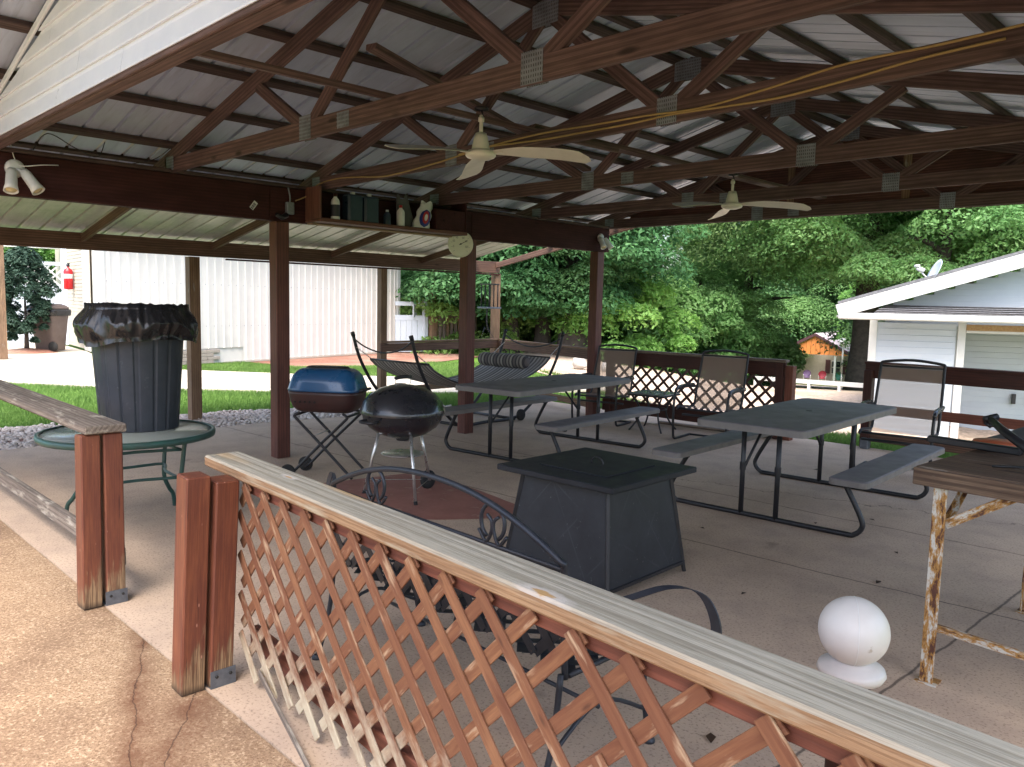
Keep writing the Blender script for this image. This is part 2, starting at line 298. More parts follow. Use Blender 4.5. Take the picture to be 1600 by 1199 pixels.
def crackf(k, pos, p0, ang, amp=.1, w=.006, ns=3.0, lim=None):
    """distance to a wandering line through p0 at angle ang"""
    nx, ny = -math.sin(ang), math.cos(ang)
    d = k.math('ADD', k.math('MULTIPLY', k.math('SUBTRACT', pos.outputs['X'], p0[0]), nx), k.math('MULTIPLY', k.math('SUBTRACT', pos.outputs['Y'], p0[1]), ny))
    nz = k.math('MULTIPLY', k.math('SUBTRACT', k.noise(k.coord(kind='Object'), ns, 6, .65), .5), amp)
    d = k.math('ABSOLUTE', k.math('ADD', d, nz))
    return d
def slab_mat():
    k = NT('pavilion_floor_concrete'); big = k.noise(k.coord(), .55, 6, .62); mid = k.noise(k.coord(), 3.2, 6, .65); sp = k.noise(k.coord(), 75, 3, .6)
    pos = k.n('ShaderNodeSeparateXYZ'); k.l(k.coord(), pos.inputs[0])
    col = k.mix(k.ramp(big, [(.32, 0.), (.68, 1.)]), (.58, .44, .325), (.46, .34, .25))
    col = k.mix(k.ramp(mid, [(.44, .0), (.75, .5)]), col, (.29, .215, .175))
    col = k.mix(k.ramp(sp, [(.36, .55), (.44, 0.)]), col, (.16, .11, .08))
    col = k.mix(k.ramp(sp, [(.60, 0.), (.70, .35)]), col, (.60, .50, .40))
    col = k.mix(k.ramp(k.noise(k.coord(loc=(5, 3, 0)), 2.3, 3, .5), [(.68, 0.), (.76, .55)]), col, (.13, .09, .08))
    for p0, a, amp in (((-9.0, 5.2), .25, .5), ((-6.5, 4.6), .05, .06), ((-1.2, 3.4), 1.53, .05), ((-3, 6.2), .02, .08)):
        col = k.mix(k.ramp(crackf(k, pos, p0, a, amp), [(.004, .75), (.009, 0.)]), col, (.06, .045, .04))
    return k.done(col, .85, 0, k.math('ADD', sp, mid), .25, .004, .3)
M['slab'] = slab_mat()
def near_mat():
    k = NT('exposed_aggregate_concrete'); big = k.noise(k.coord(), 1.1, 5, .6); mid = k.noise(k.coord(), 5, 6, .7); sp = k.noise(k.coord(), 130, 3, .65); sp2 = k.noise(k.coord(loc=(3, 1, 0)), 70, 3, .6)
    pos = k.n('ShaderNodeSeparateXYZ'); k.l(k.coord(), pos.inputs[0])
    col = k.mix(k.ramp(mid, [(.3, 0.), (.7, 1.)]), (.43, .30, .19), (.35, .235, .145))
    col = k.mix(k.ramp(sp, [(.40, .8), (.50, 0.)]), col, (.17, .10, .055))
    col = k.mix(k.ramp(sp2, [(.56, 0.), (.66, .6)]), col, (.66, .50, .34))
    st = k.ramp(k.math('ADD', k.math('MULTIPLY', k.ramp(big, [(.46, 0.), (.70, 1.)]), .65), k.math('MULTIPLY', k.ramp(sp2, [(.4, 1.), (.6, 0.)]), .2)), [(.12, 0.), (.75, .75)])
    col = k.mix(st, col, (.16, .095, .06))
    for p0, a, wd_ in (((-2.75, 1.05), 2.55, .16), ((-3.2, 1.1), 2.75, .1)):
        d = crackf(k, pos, p0, a, .14, ns=2.0)
        band = k.math('MULTIPLY', k.ramp(d, [(.0, 1.), (wd_, 0.)]), k.ramp(mid, [(.3, .3), (.6, .95)]))
        col = k.mix(band, col, (.15, .072, .04)); col = k.mix(k.ramp(d, [(.0015, .85), (.004, 0.)]), col, (.05, .025, .018))
    return k.done(col, .9, 0, k.math('ADD', sp, sp2), .6, .004, .2)
M['near'] = near_mat()
def walk_mat():
    k = NT('pale_walk_concrete'); mid = k.noise(k.coord(), 1.3, 6, .65); sp = k.noise(k.coord(), 40, 3, .6)
    col = k.mix(k.ramp(mid, [(.35, 0.), (.7, 1.)]), (.50, .45, .36), (.44, .39, .31)); col = k.mix(k.ramp(sp, [(.38, .3), (.46, 0.)]), col, (.3, .25, .2))
    return k.done(col, .9, 0, sp, .2, .004)
M['walk'] = walk_mat()
def ground_mat():
    k = NT('lawn_soil'); a = k.noise(k.coord(), .35, 5, .6); b = k.noise(k.coord(), 9, 5, .7)
    col = k.mix(k.ramp(b, [(.35, 0.), (.65, 1.)]), (.115, .22, .035), (.07, .14, .022)); col = k.mix(k.ramp(a, [(.55, 0.), (.72, .55)]), col, (.25, .19, .10))
    return k.done(col, .95, 0, b, .6, .03, .1)
M['ground'] = ground_mat()
def gravelly(name, a, b, c, sc=16):
    k = NT(name); n = k.noise(k.coord(), .5, 5); vo = k.n('ShaderNodeTexVoronoi'); k.l(k.coord(), vo.inputs[0]); vo.inputs['Scale'].default_value = sc
    col = k.mix(k.ramp(vo.outputs['Color'], [(.2, 0.), (.8, 1.)]), a, b); col = k.mix(k.ramp(n, [(.45, 0.), (.65, .7)]), col, c)
    return k.done(col, .95, 0, vo.outputs['Distance'], .6, .02, .2)
M['drive'] = gravelly('pale_gravel_drive', (.62, .48, .38), (.42, .33, .26), (.34, .25, .17))
M['mulch'] = gravelly('red_brown_mulch', (.30, .14, .10), (.20, .10, .07), (.38, .27, .2), 30)
M['redpaint'] = plain('worn_red_floor_paint', (.30, .125, .095), (.24, .10, .078), .7, scale=4, bs=.3, speck=(8, .6, (.33, .19, .14)))
M['gravel_stone'] = None
def isl(name, a, b, c, rough=.8, trans=0., sc=1.0):
    k = NT(name); g = k.n('ShaderNodeNewGeometry'); n = k.noise(k.coord(rnd=True), .8*sc, 4, .6)
    col = k.mix(g.outputs['Random Per Island'], a, b); col = k.mix(k.ramp(n, [(.4, 0.), (.65, .8)]), col, c)
    oi = k.n('ShaderNodeObjectInfo'); hsv = k.n('ShaderNodeHueSaturation'); k.l(col, hsv.inputs['Color'])
    k.l(k.math('MULTIPLY_ADD', oi.outputs['Random'], .02, .49), hsv.inputs['Hue']); k.l(k.math('MULTIPLY_ADD', oi.outputs['Random'], .3, .85), hsv.inputs['Value'])
    m = k.done(hsv.outputs[0], rough, spec=.25)
    if trans:
        t = k.n('ShaderNodeBsdfTranslucent'); k.l(hsv.outputs[0], t.inputs[0]); mx = k.n('ShaderNodeMixShader'); mx.inputs[0].default_value = trans
        k.l(k.b.outputs[0], mx.inputs[1]); k.l(t.outputs[0], mx.inputs[2]); k.l(mx.outputs[0], k.t.nodes['Material Output'].inputs[0])
    return m
M['gravel_stone'] = isl('white_gravel_stone', (.66, .60, .53), (.42, .37, .32), (.55, .46, .40))
M['blade'] = isl('grass_blade', (.13, .24, .05), (.20, .33, .075), (.10, .18, .04), .7, .3)
M['leaf_dark'] = isl('dark_green_leaf', (.075, .19, .07), (.14, .30, .11), (.05, .145, .055), .5, .45, .3)
M['leaf_mid'] = isl('mid_green_leaf', (.18, .34, .105), (.33, .50, .20), (.115, .25, .08), .5, .5, .3)
M['leaf_light'] = isl('yellow_green_leaf', (.24, .44, .10), (.36, .56, .17), (.17, .34, .08), .5, .5, .3)
M['leaf_blue'] = isl('blue_green_needle', (.035, .075, .05), (.06, .11, .075), (.025, .055, .04), .6, .2, 1)
M['dead_leaf'] = isl('dead_leaf', (.07, .04, .025), (.035, .02, .015), (.05, .03, .02), .8)

# ------------------------------------------------------------------ builders
class MB:
    def __init__(s): s.v = []; s.f = []; s.sm = []
    def add(s, vs, fs, smooth=False):
        o = len(s.v); s.v += [tuple(p) for p in vs]; s.f += [tuple(i+o for i in f) for f in fs]; s.sm += [smooth]*len(fs); return s
    def cbox(s, L, w, h, c=.004, M_=None, x0=None):
        """chamfered box centred at the origin, length along x"""
        a, b, d = L/2, w/2, h/2; c = min(c, a*.4, b*.4, d*.4); vs = []; idx = {}
        for ax in range(3):
            for sx in (-1, 1):
                for sy in (-1, 1):
                    for sz in (-1, 1):
                        p = [sx*(a-c), sy*(b-c), sz*(d-c)]; p[ax] = (sx*a, sy*b, sz*d)[ax]; idx[(ax, sx, sy, sz)] = len(vs); vs.append(p)
        g = lambda ax, *t: idx[(ax,)+t]; fs = []
        for q in (-1, 1):
            fs.append([g(0, q, -1, -1), g(0, q, 1, -1), g(0, q, 1, 1), g(0, q, -1, 1)][::q])
            fs.append([g(1, -1, q, -1), g(1, -1, q, 1), g(1, 1, q, 1), g(1, 1, q, -1)][::q])
            fs.append([g(2, -1, -1, q), g(2, 1, -1, q), g(2, 1, 1, q), g(2, -1, 1, q)][::q])
        for q in (-1, 1):
            for r in (-1, 1):
                fs.append([g(0, q, r, -1), g(0, q, r, 1), g(1, q, r, 1), g(1, q, r, -1)][::-q*r])
                fs.append([g(0, q, -1, r), g(0, q, 1, r), g(2, q, 1, r), g(2, q, -1, r)][::q*r])
                fs.append([g(1, -1, q, r), g(1, 1, q, r), g(2, 1, q, r), g(2, -1, q, r)][::-q*r])
                for t in (-1, 1): fs.append([g(0, q, r, t), g(1, q, r, t), g(2, q, r, t)][::q*r*t])
        if M_ is not None: vs = [M_ @ V(p) for p in vs]
        return s.add(vs, fs)
    def box(s, x0, x1, y0, y1, z0, z1, c=.003):
        return s.cbox(x1-x0, y1-y0, z1-z0, c, Matrix.Translation(((x0+x1)/2, (y0+y1)/2, (z0+z1)/2)))
    def beam(s, p0, p1, w, h, upv=(0, 0, 1), c=.003): return s.cbox((V(p1)-V(p0)).length, w, h, c, frame(p0, p1, upv))
    def tube(s, pts, r, n=8, closed=False, cap=True):
        pts = [V(p) for p in pts]; m = len(pts); rr = r if isinstance(r, (list, tuple)) else [r]*m; rings = []; prev = None
        for i, p in enumerate(pts):
            if closed: t = (pts[(i+1) % m]-pts[i-1])
            else: t = pts[min(i+1, m-1)]-pts[max(i-1, 0)]
            t.normalize()
            if prev is None: a = t.orthogonal().normalized()
            else: a = (prev-t*prev.dot(t)); a = a.normalized() if a.length > 1e-6 else t.orthogonal().normalized()
            prev = a; b = t.cross(a); rings.append([p+(a*math.cos(2*PI*j/n)+b*math.sin(2*PI*j/n))*rr[i] for j in range(n)])
        vs = [q for g in rings for q in g]; fs = []
        for i in range(m if closed else m-1):
            k = (i+1) % m
            for j in range(n): fs.append((i*n+j, i*n+(j+1) % n, k*n+(j+1) % n, k*n+j))
        if cap and not closed: fs += [tuple(range(n))[::-1], tuple((m-1)*n+j for j in range(n))]
        return s.add(vs, fs, True)
    def lathe(s, prof, n=24, M_=None, a0=0, a1=2*PI, cap=False):
        full = abs(a1-a0-2*PI) < 1e-6; k = n if full else n+1; vs = []; fs = []
        for r, z in prof:
            for j in range(k): t = a0+(a1-a0)*j/n; vs.append(V((r*math.cos(t), r*math.sin(t), z)))
        for i in range(len(prof)-1):
            for j in range(n if full else n): q = (j+1) % k; fs.append((i*k+j, i*k+q, (i+1)*k+q, (i+1)*k+j))
        if M_ is not None: vs = [M_ @ p for p in vs]
        return s.add(vs, fs, True)
    def prism(s, poly, z0, z1, M_=None):
        n = len(poly); vs = [V((x, y, z0)) for x, y in poly]+[V((x, y, z1)) for x, y in poly]
        fs = [tuple(range(n))[::-1], tuple(range(n, 2*n))]+[(i, (i+1) % n, n+(i+1) % n, n+i) for i in range(n)]
        if M_ is not None: vs = [M_ @ p for p in vs]
        return s.add(vs, fs)
    def grid(s, fn, nu, nv, th=0, smooth=True):
        vs = [V(fn(i/nu, j/nv)) for i in range(nu+1) for j in range(nv+1)]
        fs = [(i*(nv+1)+j, (i+1)*(nv+1)+j, (i+1)*(nv+1)+j+1, i*(nv+1)+j+1) for i in range(nu) for j in range(nv)]
        return s.add(vs, fs, smooth)

def frame(p0, p1, upv=(0, 0, 1)):
    p0, p1 = V(p0), V(p1); x = (p1-p0).normalized(); z = V(upv); z = (z-x*z.dot(x))
    if z.length < 1e-5: z = x.orthogonal()
    z.normalize(); y = z.cross(x); c = (p0+p1)/2
    return Matrix(((x.x, y.x, z.x, c.x), (x.y, y.y, z.y, c.y), (x.z, y.z, z.z, c.z), (0, 0, 0, 1)))
def WM(o):
    m = Matrix(o.matrix_basis)
    while o.parent: o = o.parent; m = o.matrix_basis @ m
    return m
def mesh(name, mb, mat):
    me = bpy.data.meshes.new(name); me.from_pydata([tuple(p) for p in mb.v], [], mb.f); me.update()
    for p, q in zip(me.polygons, mb.sm): p.use_smooth = q
    for m in (mat if isinstance(mat, (list, tuple)) else [mat]): me.materials.append(m)
    return me
def link(name, me, parent=None, M_=None):
    o = bpy.data.objects.new(name, me); C.objects.link(o); M_ = M_ or Matrix()
    if parent is not None: o.parent = parent; o.matrix_basis = WM(parent).inverted() @ M_
    else: o.matrix_basis = M_
    return o
def obj(name, mb, mat, parent=None, M_=None, org=None):
    """org: origin for a mesh given in world coordinates"""
    if org is not None:
        mb.v = [tuple(V(p)-V(org)) for p in mb.v]; M_ = Matrix.Translation(org)
    return link(name, mesh(name, mb, mat), parent, M_)
def plank(name, p0, p1, w, h, mat, parent=None, upv=(0, 0, 1), c=.004, foot=False):
    """board from p0 to p1; own frame with x along the grain; foot: origin at p0"""
    L = (V(p1)-V(p0)).length; mb = MB().cbox(L, w, h, c); m = frame(p0, p1, upv)
    if foot: mb.v = [(x+L/2, y, z) for x, y, z in mb.v]; m = m.copy(); m.translation = V(p0)
    return obj(name, mb, mat, parent, m)
def tag(o, label=None, cat=None, group=None, kind=None):
    for k, v in (('label', label), ('category', cat), ('group', group), ('kind', kind)):
        if v: o[k] = v
    return o
def thing(name, label, cat, loc=(0, 0, 0), rz=0, group=None):
    o = bpy.data.objects.new(name, None); C.objects.link(o); o.empty_display_size = .1
    o.matrix_basis = Matrix.Translation(loc) @ Matrix.Rotation(rz, 4, 'Z'); return tag(o, label, cat, group)
def place(o, loc, rz=0, sc=1):
    o.matrix_basis = Matrix.Translation(loc) @ Matrix.Rotation(rz, 4, 'Z') @ Matrix.Diagonal((sc, sc, sc, 1)); return o
KIDS = lambda o: [c for c in C.objects if c.parent == o]
def copy_tree(o, parent=None, kids=None):
    c = o.copy(); C.objects.link(c); c.parent = parent
    for ch in list(KIDS(o)): copy_tree(ch, c)
    return c
def smooth_path(pts, n=6):
    pts = [V(p) for p in pts]; out = []
    for i in range(len(pts)-1):
        p0, p1, p2, p3 = pts[max(i-1, 0)], pts[i], pts[i+1], pts[min(i+2, len(pts)-1)]
        for k in range(n):
            t = k/n; out.append(.5*((2*p1)+(p2-p0)*t+(2*p0-5*p1+4*p2-p3)*t*t+(3*p1-p0-3*p2+p3)*t**3))
    return out+[pts[-1]]
def fastmesh(name, verts, faces, mat):
    me = bpy.data.meshes.new(name); nv = len(verts); nf, k = faces.shape
    me.vertices.add(nv); me.vertices.foreach_set('co', np.asarray(verts, np.float32).ravel())
    me.loops.add(nf*k); me.loops.foreach_set('vertex_index', faces.astype(np.int32).ravel())
    me.polygons.add(nf); me.polygons.foreach_set('loop_start', np.arange(0, nf*k, k, dtype=np.int32)); me.polygons.foreach_set('loop_total', np.full(nf, k, np.int32))
    me.update(calc_edges=True); me.materials.append(mat); return me

# ------------------------------------------------------------------ terrain
AZ0 = math.atan2(12.96, -11.0)
def sst(x): x = min(1, max(0, x)); return x*x*(3-2*x)
HX, HY = -2.6, 15.0
def terrain(x, y):
    d = math.hypot(x, y)
    if d < .1: return -.05
    az = math.atan2(y, x); lat = (AZ0-az)*min(d, 40)              # metres to the right of the sight line past the far post
    s = sst((lat+1)/7)
    z = -.05-s*max(0, .0865*(d-17))*(1 if d < 80 else 80/d)
    z -= .62*math.exp(-((x-HX)**2+(y-HY)**2)/14.0)*sst((y-9.6)/3)
    if d > 40: z += .25*mnoise.noise(V((x*.03, y*.03, 0)))*(1-s)
    return z
def ground():
    xs = sorted(set([round(v, 2) for v in list(np.arange(-30, 12, .9))+list(np.arange(-120, -30, 6.))+list(np.arange(12, 80, 6.))+[-400, -250, 150, 300]]))
    ys = sorted(set([round(v, 2) for v in list(np.arange(-12, 30, .9))+list(np.arange(30, 130, 5.))+[-200, -80, -40, -20, 180, 260, 400]]))
    mb = MB(); nx, ny = len(xs), len(ys)
    mb.add([(x, y, terrain(x, y)) for x in xs for y in ys], [(i*ny+j, (i+1)*ny+j, (i+1)*ny+j+1, i*ny+j+1) for i in range(nx-1) for j in range(ny-1)], True)
    return tag(obj('ground', mb, M['ground']), kind='structure')
ground()
def sheet(name, poly, z, mat, kind='structure', th=.03, step=None):
    """flat-ish sheet with rim thickness that follows the terrain when z is None"""
    mb = MB()
    if z is not None: mb.prism(poly, z-th, z)
    else:
        n = len(poly)//2; m = 24; L = poly[:n]; Rr = poly[n:][::-1]
        def at(pl, t):
            f = t*(len(pl)-1); i = min(int(f), len(pl)-2); f -= i; return V(pl[i]).lerp(V(pl[i+1]), f)
        def fn(u, v):
            p = at(L, u).lerp(at(Rr, u), v); return (p.x, p.y, terrain(p.x, p.y)+step)
        mb.grid(fn, 60, m)
    return tag(obj(name, mb, mat), kind=kind)
# pavilion floor, camera-side patio (a 6 mm seam between them), walk, beds
sheet('patio_slab', [(-9.45, 1.366), (.9, 1.366), (.9, 9.72), (-5.2, 9.72), (-6.1, 9.78), (-9.15, 9.85), (-9.3, 7.7), (-9.62, 5.0), (-9.6, 4.3)], 0, M['slab'], th=.12)
sheet('near_patio', [(-9.4, -14), (10, -14), (10, 1.36), (-9.4, 1.36)], -.004, M['near'], th=.12)  # enlarged unseen behind the camera, so concrete, not grass, bounces onto the siding
sheet('walkway', [(-30, 2.4), (-16.83, 3.57), (-15.21, 4.69), (-12.96, 6.82), (-11.06, 9.34), (-9.6, 12.2),
                  (-10.6, 13.6), (-12.0, 11.4), (-14.0, 10.3), (-15.71, 8.76), (-17.69, 7.25), (-22.5, 7.0), (-24.5, 7.35), (-28.2, 7.7), (-31, 7.0)], -.012, M['walk'], th=.05)
sheet('gravel_bed', [(-9.4, -1), (-9.44, 2), (-9.6, 4.3), (-9.62, 5.05), (-9.27, 7.7), (-9.6, 8.2), (-10.5, 6.6), (-11.0, 5.2), (-11.05, 3.5), (-11.3, -1)], -.035, M['mulch'], th=.01)
sheet('mulch_bed', [(-19.2, 9.6), (-17.2, 9.9), (-16.6, 11.4), (-16.8, 13.6), (-18.0, 16.5), (-20.5, 16.6), (-20.9, 15.6)], -.03, M['mulch'], th=.01)
sheet('gravel_drive', [(-22, 21), (-15.5, 15.2), (-13, 13.9), (-10.2, 12.4), (-7.5, 10.9), (-4.6, 10.6), (-3.9, 13.2), (-3.5, 20.),
                       (-11, 31), (-13, 26), (-14.0, 22), (-15.5, 20), (-17.2, 19.4), (-19, 20), (-21, 22), (-26, 27)], None, M['drive'], step=.02)
sheet('gravel_road', [(-14, 31), (-20, 37), (-30, 44), (-42, 52), (-3, 24), (-14, 46), (-24, 58), (-34, 66)], None, M['drive'], step=.03)
mb = MB(); mb.prism([(-6.15, 3.55), (-5.0, 3.35), (-4.55, 3.75), (-4.05, 4.45), (-5.0, 4.62), (-5.95, 4.72)], .0015, .0035)
tag(obj('red_floor_paint', mb, M['redpaint']), kind='structure')

def inpoly(px, py, poly):
    c = np.zeros(len(px), bool); n = len(poly)
    for i in range(n):
        x0, y0 = poly[i]; x1, y1 = poly[i-1]
        with np.errstate(divide='ignore', invalid='ignore'): c ^= ((y0 > py) != (y1 > py)) & (px < (x1-x0)*(py-y0)/(y1-y0+1e-12)+x0)
    return c
def scatter(poly, n, excl=()):
    a = np.array(poly); lo, hi = a.min(0), a.max(0); out = []
    p = lo+(hi-lo)*rng.random((n*3, 2)); k = inpoly(p[:, 0], p[:, 1], poly)
    for e in excl: k &= ~inpoly(p[:, 0], p[:, 1], e)
    return p[k][:n]
# gravel stones
t = (1+5**.5)/2
ico = np.array([(-1, t, 0), (1, t, 0), (-1, -t, 0), (1, -t, 0), (0, -1, t), (0, 1, t), (0, -1, -t), (0, 1, -t), (t, 0, -1), (t, 0, 1), (-t, 0, -1), (-t, 0, 1)])/1.9
icf = np.array([(0, 11, 5), (0, 5, 1), (0, 1, 7), (0, 7, 10), (0, 10, 11), (1, 5, 9), (5, 11, 4), (11, 10, 2), (10, 7, 6), (7, 1, 8), (3, 9, 4), (3, 4, 2), (3, 2, 6), (3, 6, 8), (3, 8, 9), (4, 9, 5), (2, 4, 11), (6, 2, 10), (8, 6, 7), (9, 8, 1)])
def stones(name, poly, n, s0, s1, z):
    P = scatter(poly, n); n = len(P); sc = (s0+(s1-s0)*rng.random((n, 1, 1)))*(.6+.7*rng.random((n, 12, 1)))*np.array([1, 1, .62])*(.75+.5*rng.random((n, 1, 3)))
    v = ico[None]*sc; th = rng.random(n)*6.28; c, s = np.cos(th)[:, None], np.sin(th)[:, None]
    v = np.stack([v[..., 0]*c-v[..., 1]*s+P[:, :1], v[..., 0]*s+v[..., 1]*c+P[:, 1:], v[..., 2]+z+rng.random((n, 1))*.02], -1)
    f = (icf[None]+np.arange(n)[:, None, None]*12).reshape(-1, 3)
    return tag(link(name, fastmesh(name, v.reshape(-1, 3), f, M['gravel_stone'])), 'loose pale gravel stones beside the concrete slab', 'gravel', kind='stuff')
stones('gravel', [(-9.46, -1), (-9.5, 2), (-9.66, 4.3), (-9.68, 5.05), (-9.33, 7.7), (-9.6, 8.2), (-10.5, 6.6), (-11.0, 5.2), (-11.05, 3.5), (-11.3, -1)], 9000, .018, .04, -.03)
# grass blades
def blades(name, poly, n, h, label, w=.006, excl=()):
    P = scatter(poly, n, excl); n = len(P); z = np.array([terrain(x, y) for x, y in P]); hh = h*(.5+rng.random(n)); a = rng.random(n)*6.28; l = rng.normal(0, .45, (n, 2))*hh[:, None]
    d = np.stack([np.cos(a), np.sin(a)], 1)*w
    v = np.zeros((n, 3, 3)); v[:, 0, :2] = P-d; v[:, 1, :2] = P+d; v[:, 2, :2] = P+l; v[:, 0, 2] = v[:, 1, 2] = z; v[:, 2, 2] = z+hh
    return tag(link(name, fastmesh(name, v.reshape(-1, 3), np.arange(3*n).reshape(-1, 3), M['blade'])), label, 'grass', kind='stuff')
blades('grass', [(-11.3, -1), (-11.05, 3.5), (-11.0, 5.2), (-10.5, 6.6), (-9.6, 8.2), (-9.2, 9.9), (-9.3, 11.6), (-11.06, 9.2), (-12.96, 6.7), (-15.21, 4.6), (-16.83, 3.5), (-17.5, 3.2), (-17, -1)], 110000, .06, 'bright green lawn strip between the gravel bed and the walkway', .008)
blades('grass', [(-15.71, 8.9), (-17.69, 7.4), (-18.6, 7.3), (-19.1, 9.3), (-17.2, 9.8), (-16.6, 11.4), (-16.8, 13.6), (-15.5, 15), (-13.2, 13.6), (-10.9, 13.2), (-12.0, 11.5), (-14.0, 10.4)], 70000, .06, 'lawn beyond the walkway in front of the white metal building', .010)
blades('grass', [(-9, 9.9), (-6.1, 9.83), (-5.2, 9.77), (.5, 9.77), (2, 14), (-3.8, 13.2), (-4.5, 10.7), (-7.5, 10.95), (-9.5, 11.9)], 90000, .08, 'lawn at the forward edge of the patio slab behind the lattice fence', .007)
blades('grass', [(-22, 21), (-15.5, 15.4), (-13, 14), (-10.2, 12.4), (-9.6, 12.4), (-10.5, 13.8), (-12, 13.8), (-15.5, 15), (-18, 16.8), (-25, 19), (-32, 30), (-24, 34)], 90000, .09, 'sunny lawn beyond the hammock running back to the trees', .016)

# ------------------------------------------------------------------ pavilion
PV = thing('pavilion', 'open timber pavilion with exposed dark wooden trusses and ribbed metal roof', 'pavilion', (-3.95, 5.5, 0))
RX, ZT, SLP = -3.95, 3.73, .24           # ridge x, truss top-chord top at ridge, slope
ztop = lambda x: ZT-SLP*abs(x-RX)
for px, py in ((-7.43, 4.04), (-7.43, 6.57), (-7.43, 9.05), (.75, 1.3), (-.47, 4.05), (-.47, 6.6), (-.47, 9.05)):
    plank('post', (px, py, .0), (px, py, 2.388), .145, .145, M['post'], PV, (1, 0, 0), .006)
for x0, n_ in ((-7.41, 'main_beam'), (-.49, 'main_beam')):
    for a, b in ((-.6, 3.9), (3.903, 6.55), (6.553, 9.22)):
        plank(n_, (x0, a, 2.555), (x0, b, 2.555), .115, .33, M['beam'], PV, (0, 0, 1), .005)
plank('beam_ledger', (-7.34, -.6, 2.737), (-7.34, 9.15, 2.737), .09, .03, M['purlin'], PV)
NL, NR, ML, MR = -5.02, -2.86, -5.72, -2.18
def truss(Y, Ye=None, lo=.125, tail=True):
    Ye = Ye if Ye is not None else Y; th = .04
    yy = lambda x: Y+(Ye-Y)*(x+7.3)/6.3
    P = lambda x, z, dy=0: V((x, yy(x)+dy, z))
    t = plank('truss', P(-7.46, 2.725+lo/2), P(-.44, 2.725+lo/2), th, lo, M['truss'], PV)
    ch = .115; c2 = ch/2/math.cos(math.atan(SLP))
    plank('top_chord', P(RX-.005, ZT-c2), P(-8.0, ztop(-8.0)-c2), th, ch, M['truss'], t)
    plank('top_chord', P(RX+.005, ZT-c2), P(.9, ztop(.9)-c2), th, ch, M['truss'], t)
    zb = 2.725+lo*.75
    for a, b in (((NL-.05, zb), (ML, ztop(ML)-.11)), ((NL+.05, zb), (RX-.06, ZT-.14)), ((NR+.05, zb), (MR, ztop(MR)-.11)), ((NR-.05, zb), (RX+.06, ZT-.14))):
        plank('web', P(a[0], a[1]), P(b[0], b[1]), th-.004, .088, M['truss'], t)
    for x, z, w, h in ((NL, 2.80, .15, .16), (NR, 2.80, .15, .16), (-4.55, 2.787, .14, .10), (RX, ZT-.10, .26, .17), (-7.33, 2.80, .16, .12)):
        for s in (-1, 1):
            mb = MB(); mb.cbox(w, h, .0015, .0005)
            for i in range(int(w/.028)):
                for j in range(int(h/.02)): mb.cbox(.012, .005, .003, .001, Matrix.Translation((-w/2+.018+i*.028, -h/2+.012+j*.02, 0)))
            obj('gusset_plate', mb, M['teeth'], t, frame(P(x-.1, z, s*.0222), P(x+.1, z, s*.0222), (0, s, 0)))
    return t
truss(2.95); truss(4.42, 3.98); truss(5.97, 5.93); truss(7.68, 7.62); truss(9.2)
# boards laid along the bottom chords
plank('lateral_brace', (-4.15, 1.55, 2.875), (-4.12, 5.2, 2.875), .088, .038, M['truss'], PV, (.2, 0, 1))
plank('lateral_brace', (-4.19, 4.3, 2.915), (-4.16, 9.1, 2.915), .088, .038, M['truss'], PV, (-.1, 0, 1))
plank('diagonal_brace', (-4.3, 2.97, 3.2), (-5.0, 5.9, 2.90), .088, .038, M['truss'], PV)
PU = (.12, .62, 1.30, 1.93, 2.6, 3.33, 3.98, 4.7)
for d in PU:
    for s in (-1, 1):
        if s < 0 and d > 4.5: continue
        x = RX+s*d; n_ = V((SLP*s, 0, 1)).normalized()
        for a, b in ((-.13, 1.2), (1.205, 5.2), (5.205, 9.72)):
            plank('purlin', (x, a, ztop(x)+.0215), (x, b, ztop(x)+.0215), .088, .040, M['purlin'], PV, n_)
# ribbed sheets
def ribs(width=.914):
    """profile y,z of one sheet"""
    pts = [(0, 0)]
    for k in range(4):
        c = .114+k*.2285
        pts += [(c-.016, 0), (c-.011, .024), (c+.011, .024), (c+.016, 0)]
    pts.append((width-.002, 0)); return pts
def roof_sheet(name, y0, pA, pB, mat, z_off):
    pr = ribs(); L = math.hypot(pB[0]-pA[0], pB[1]-pA[1]); mb = MB(); n = len(pr); vs = []
    for x in (0, L):
        for dz in (0, .0015):
            vs += [(x, y, z+dz+z_off) for y, z in pr]
    fs = []
    for i in range(n-1):
        fs.append((i, i+1, 2*n+i+1, 2*n+i)[::1]); fs.append((n+i, 3*n+i, 3*n+i+1, n+i+1)); fs.append((i, n+i, n+i+1, i+1)); fs.append((2*n+i, 2*n+i+1, 3*n+i+1, 3*n+i))
    fs += [(0, 2*n, 3*n, n), (n-1, 2*n-1, 4*n-1, 3*n-1)]
    mb.add(vs, fs)
    x = V((pB[0]-pA[0], 0, pB[1]-pA[1])).normalized(); z = V((-x.z, 0, x.x))
    if z.z < 0: z = -z
    y = z.cross(x); m = Matrix(((x.x, y.x, z.x, pA[0]), (x.y, y.y, z.y, y0 if y.y > 0 else y0+.914), (x.z, y.z, z.z, pA[1]), (0, 0, 0, 1)))
    return obj(name, mb, mat, PV, m)
SH = .0435
for k in range(-1, 10):  # foremost panel added out of view, to shade the near fence and patio
    y0 = .72+k*.914*.995
    roof_sheet('roof_panel', y0, (RX-.01, ZT+SH), (-8.02, ztop(-8.02)+SH), M['roof'], .002*(k % 2))
    roof_sheet('roof_panel', y0, (RX+.01, ZT+SH), (.95, ztop(.95)+SH), M['roof'], .002*(k % 2))  # right eave lengthened out of view to keep sun off the floor
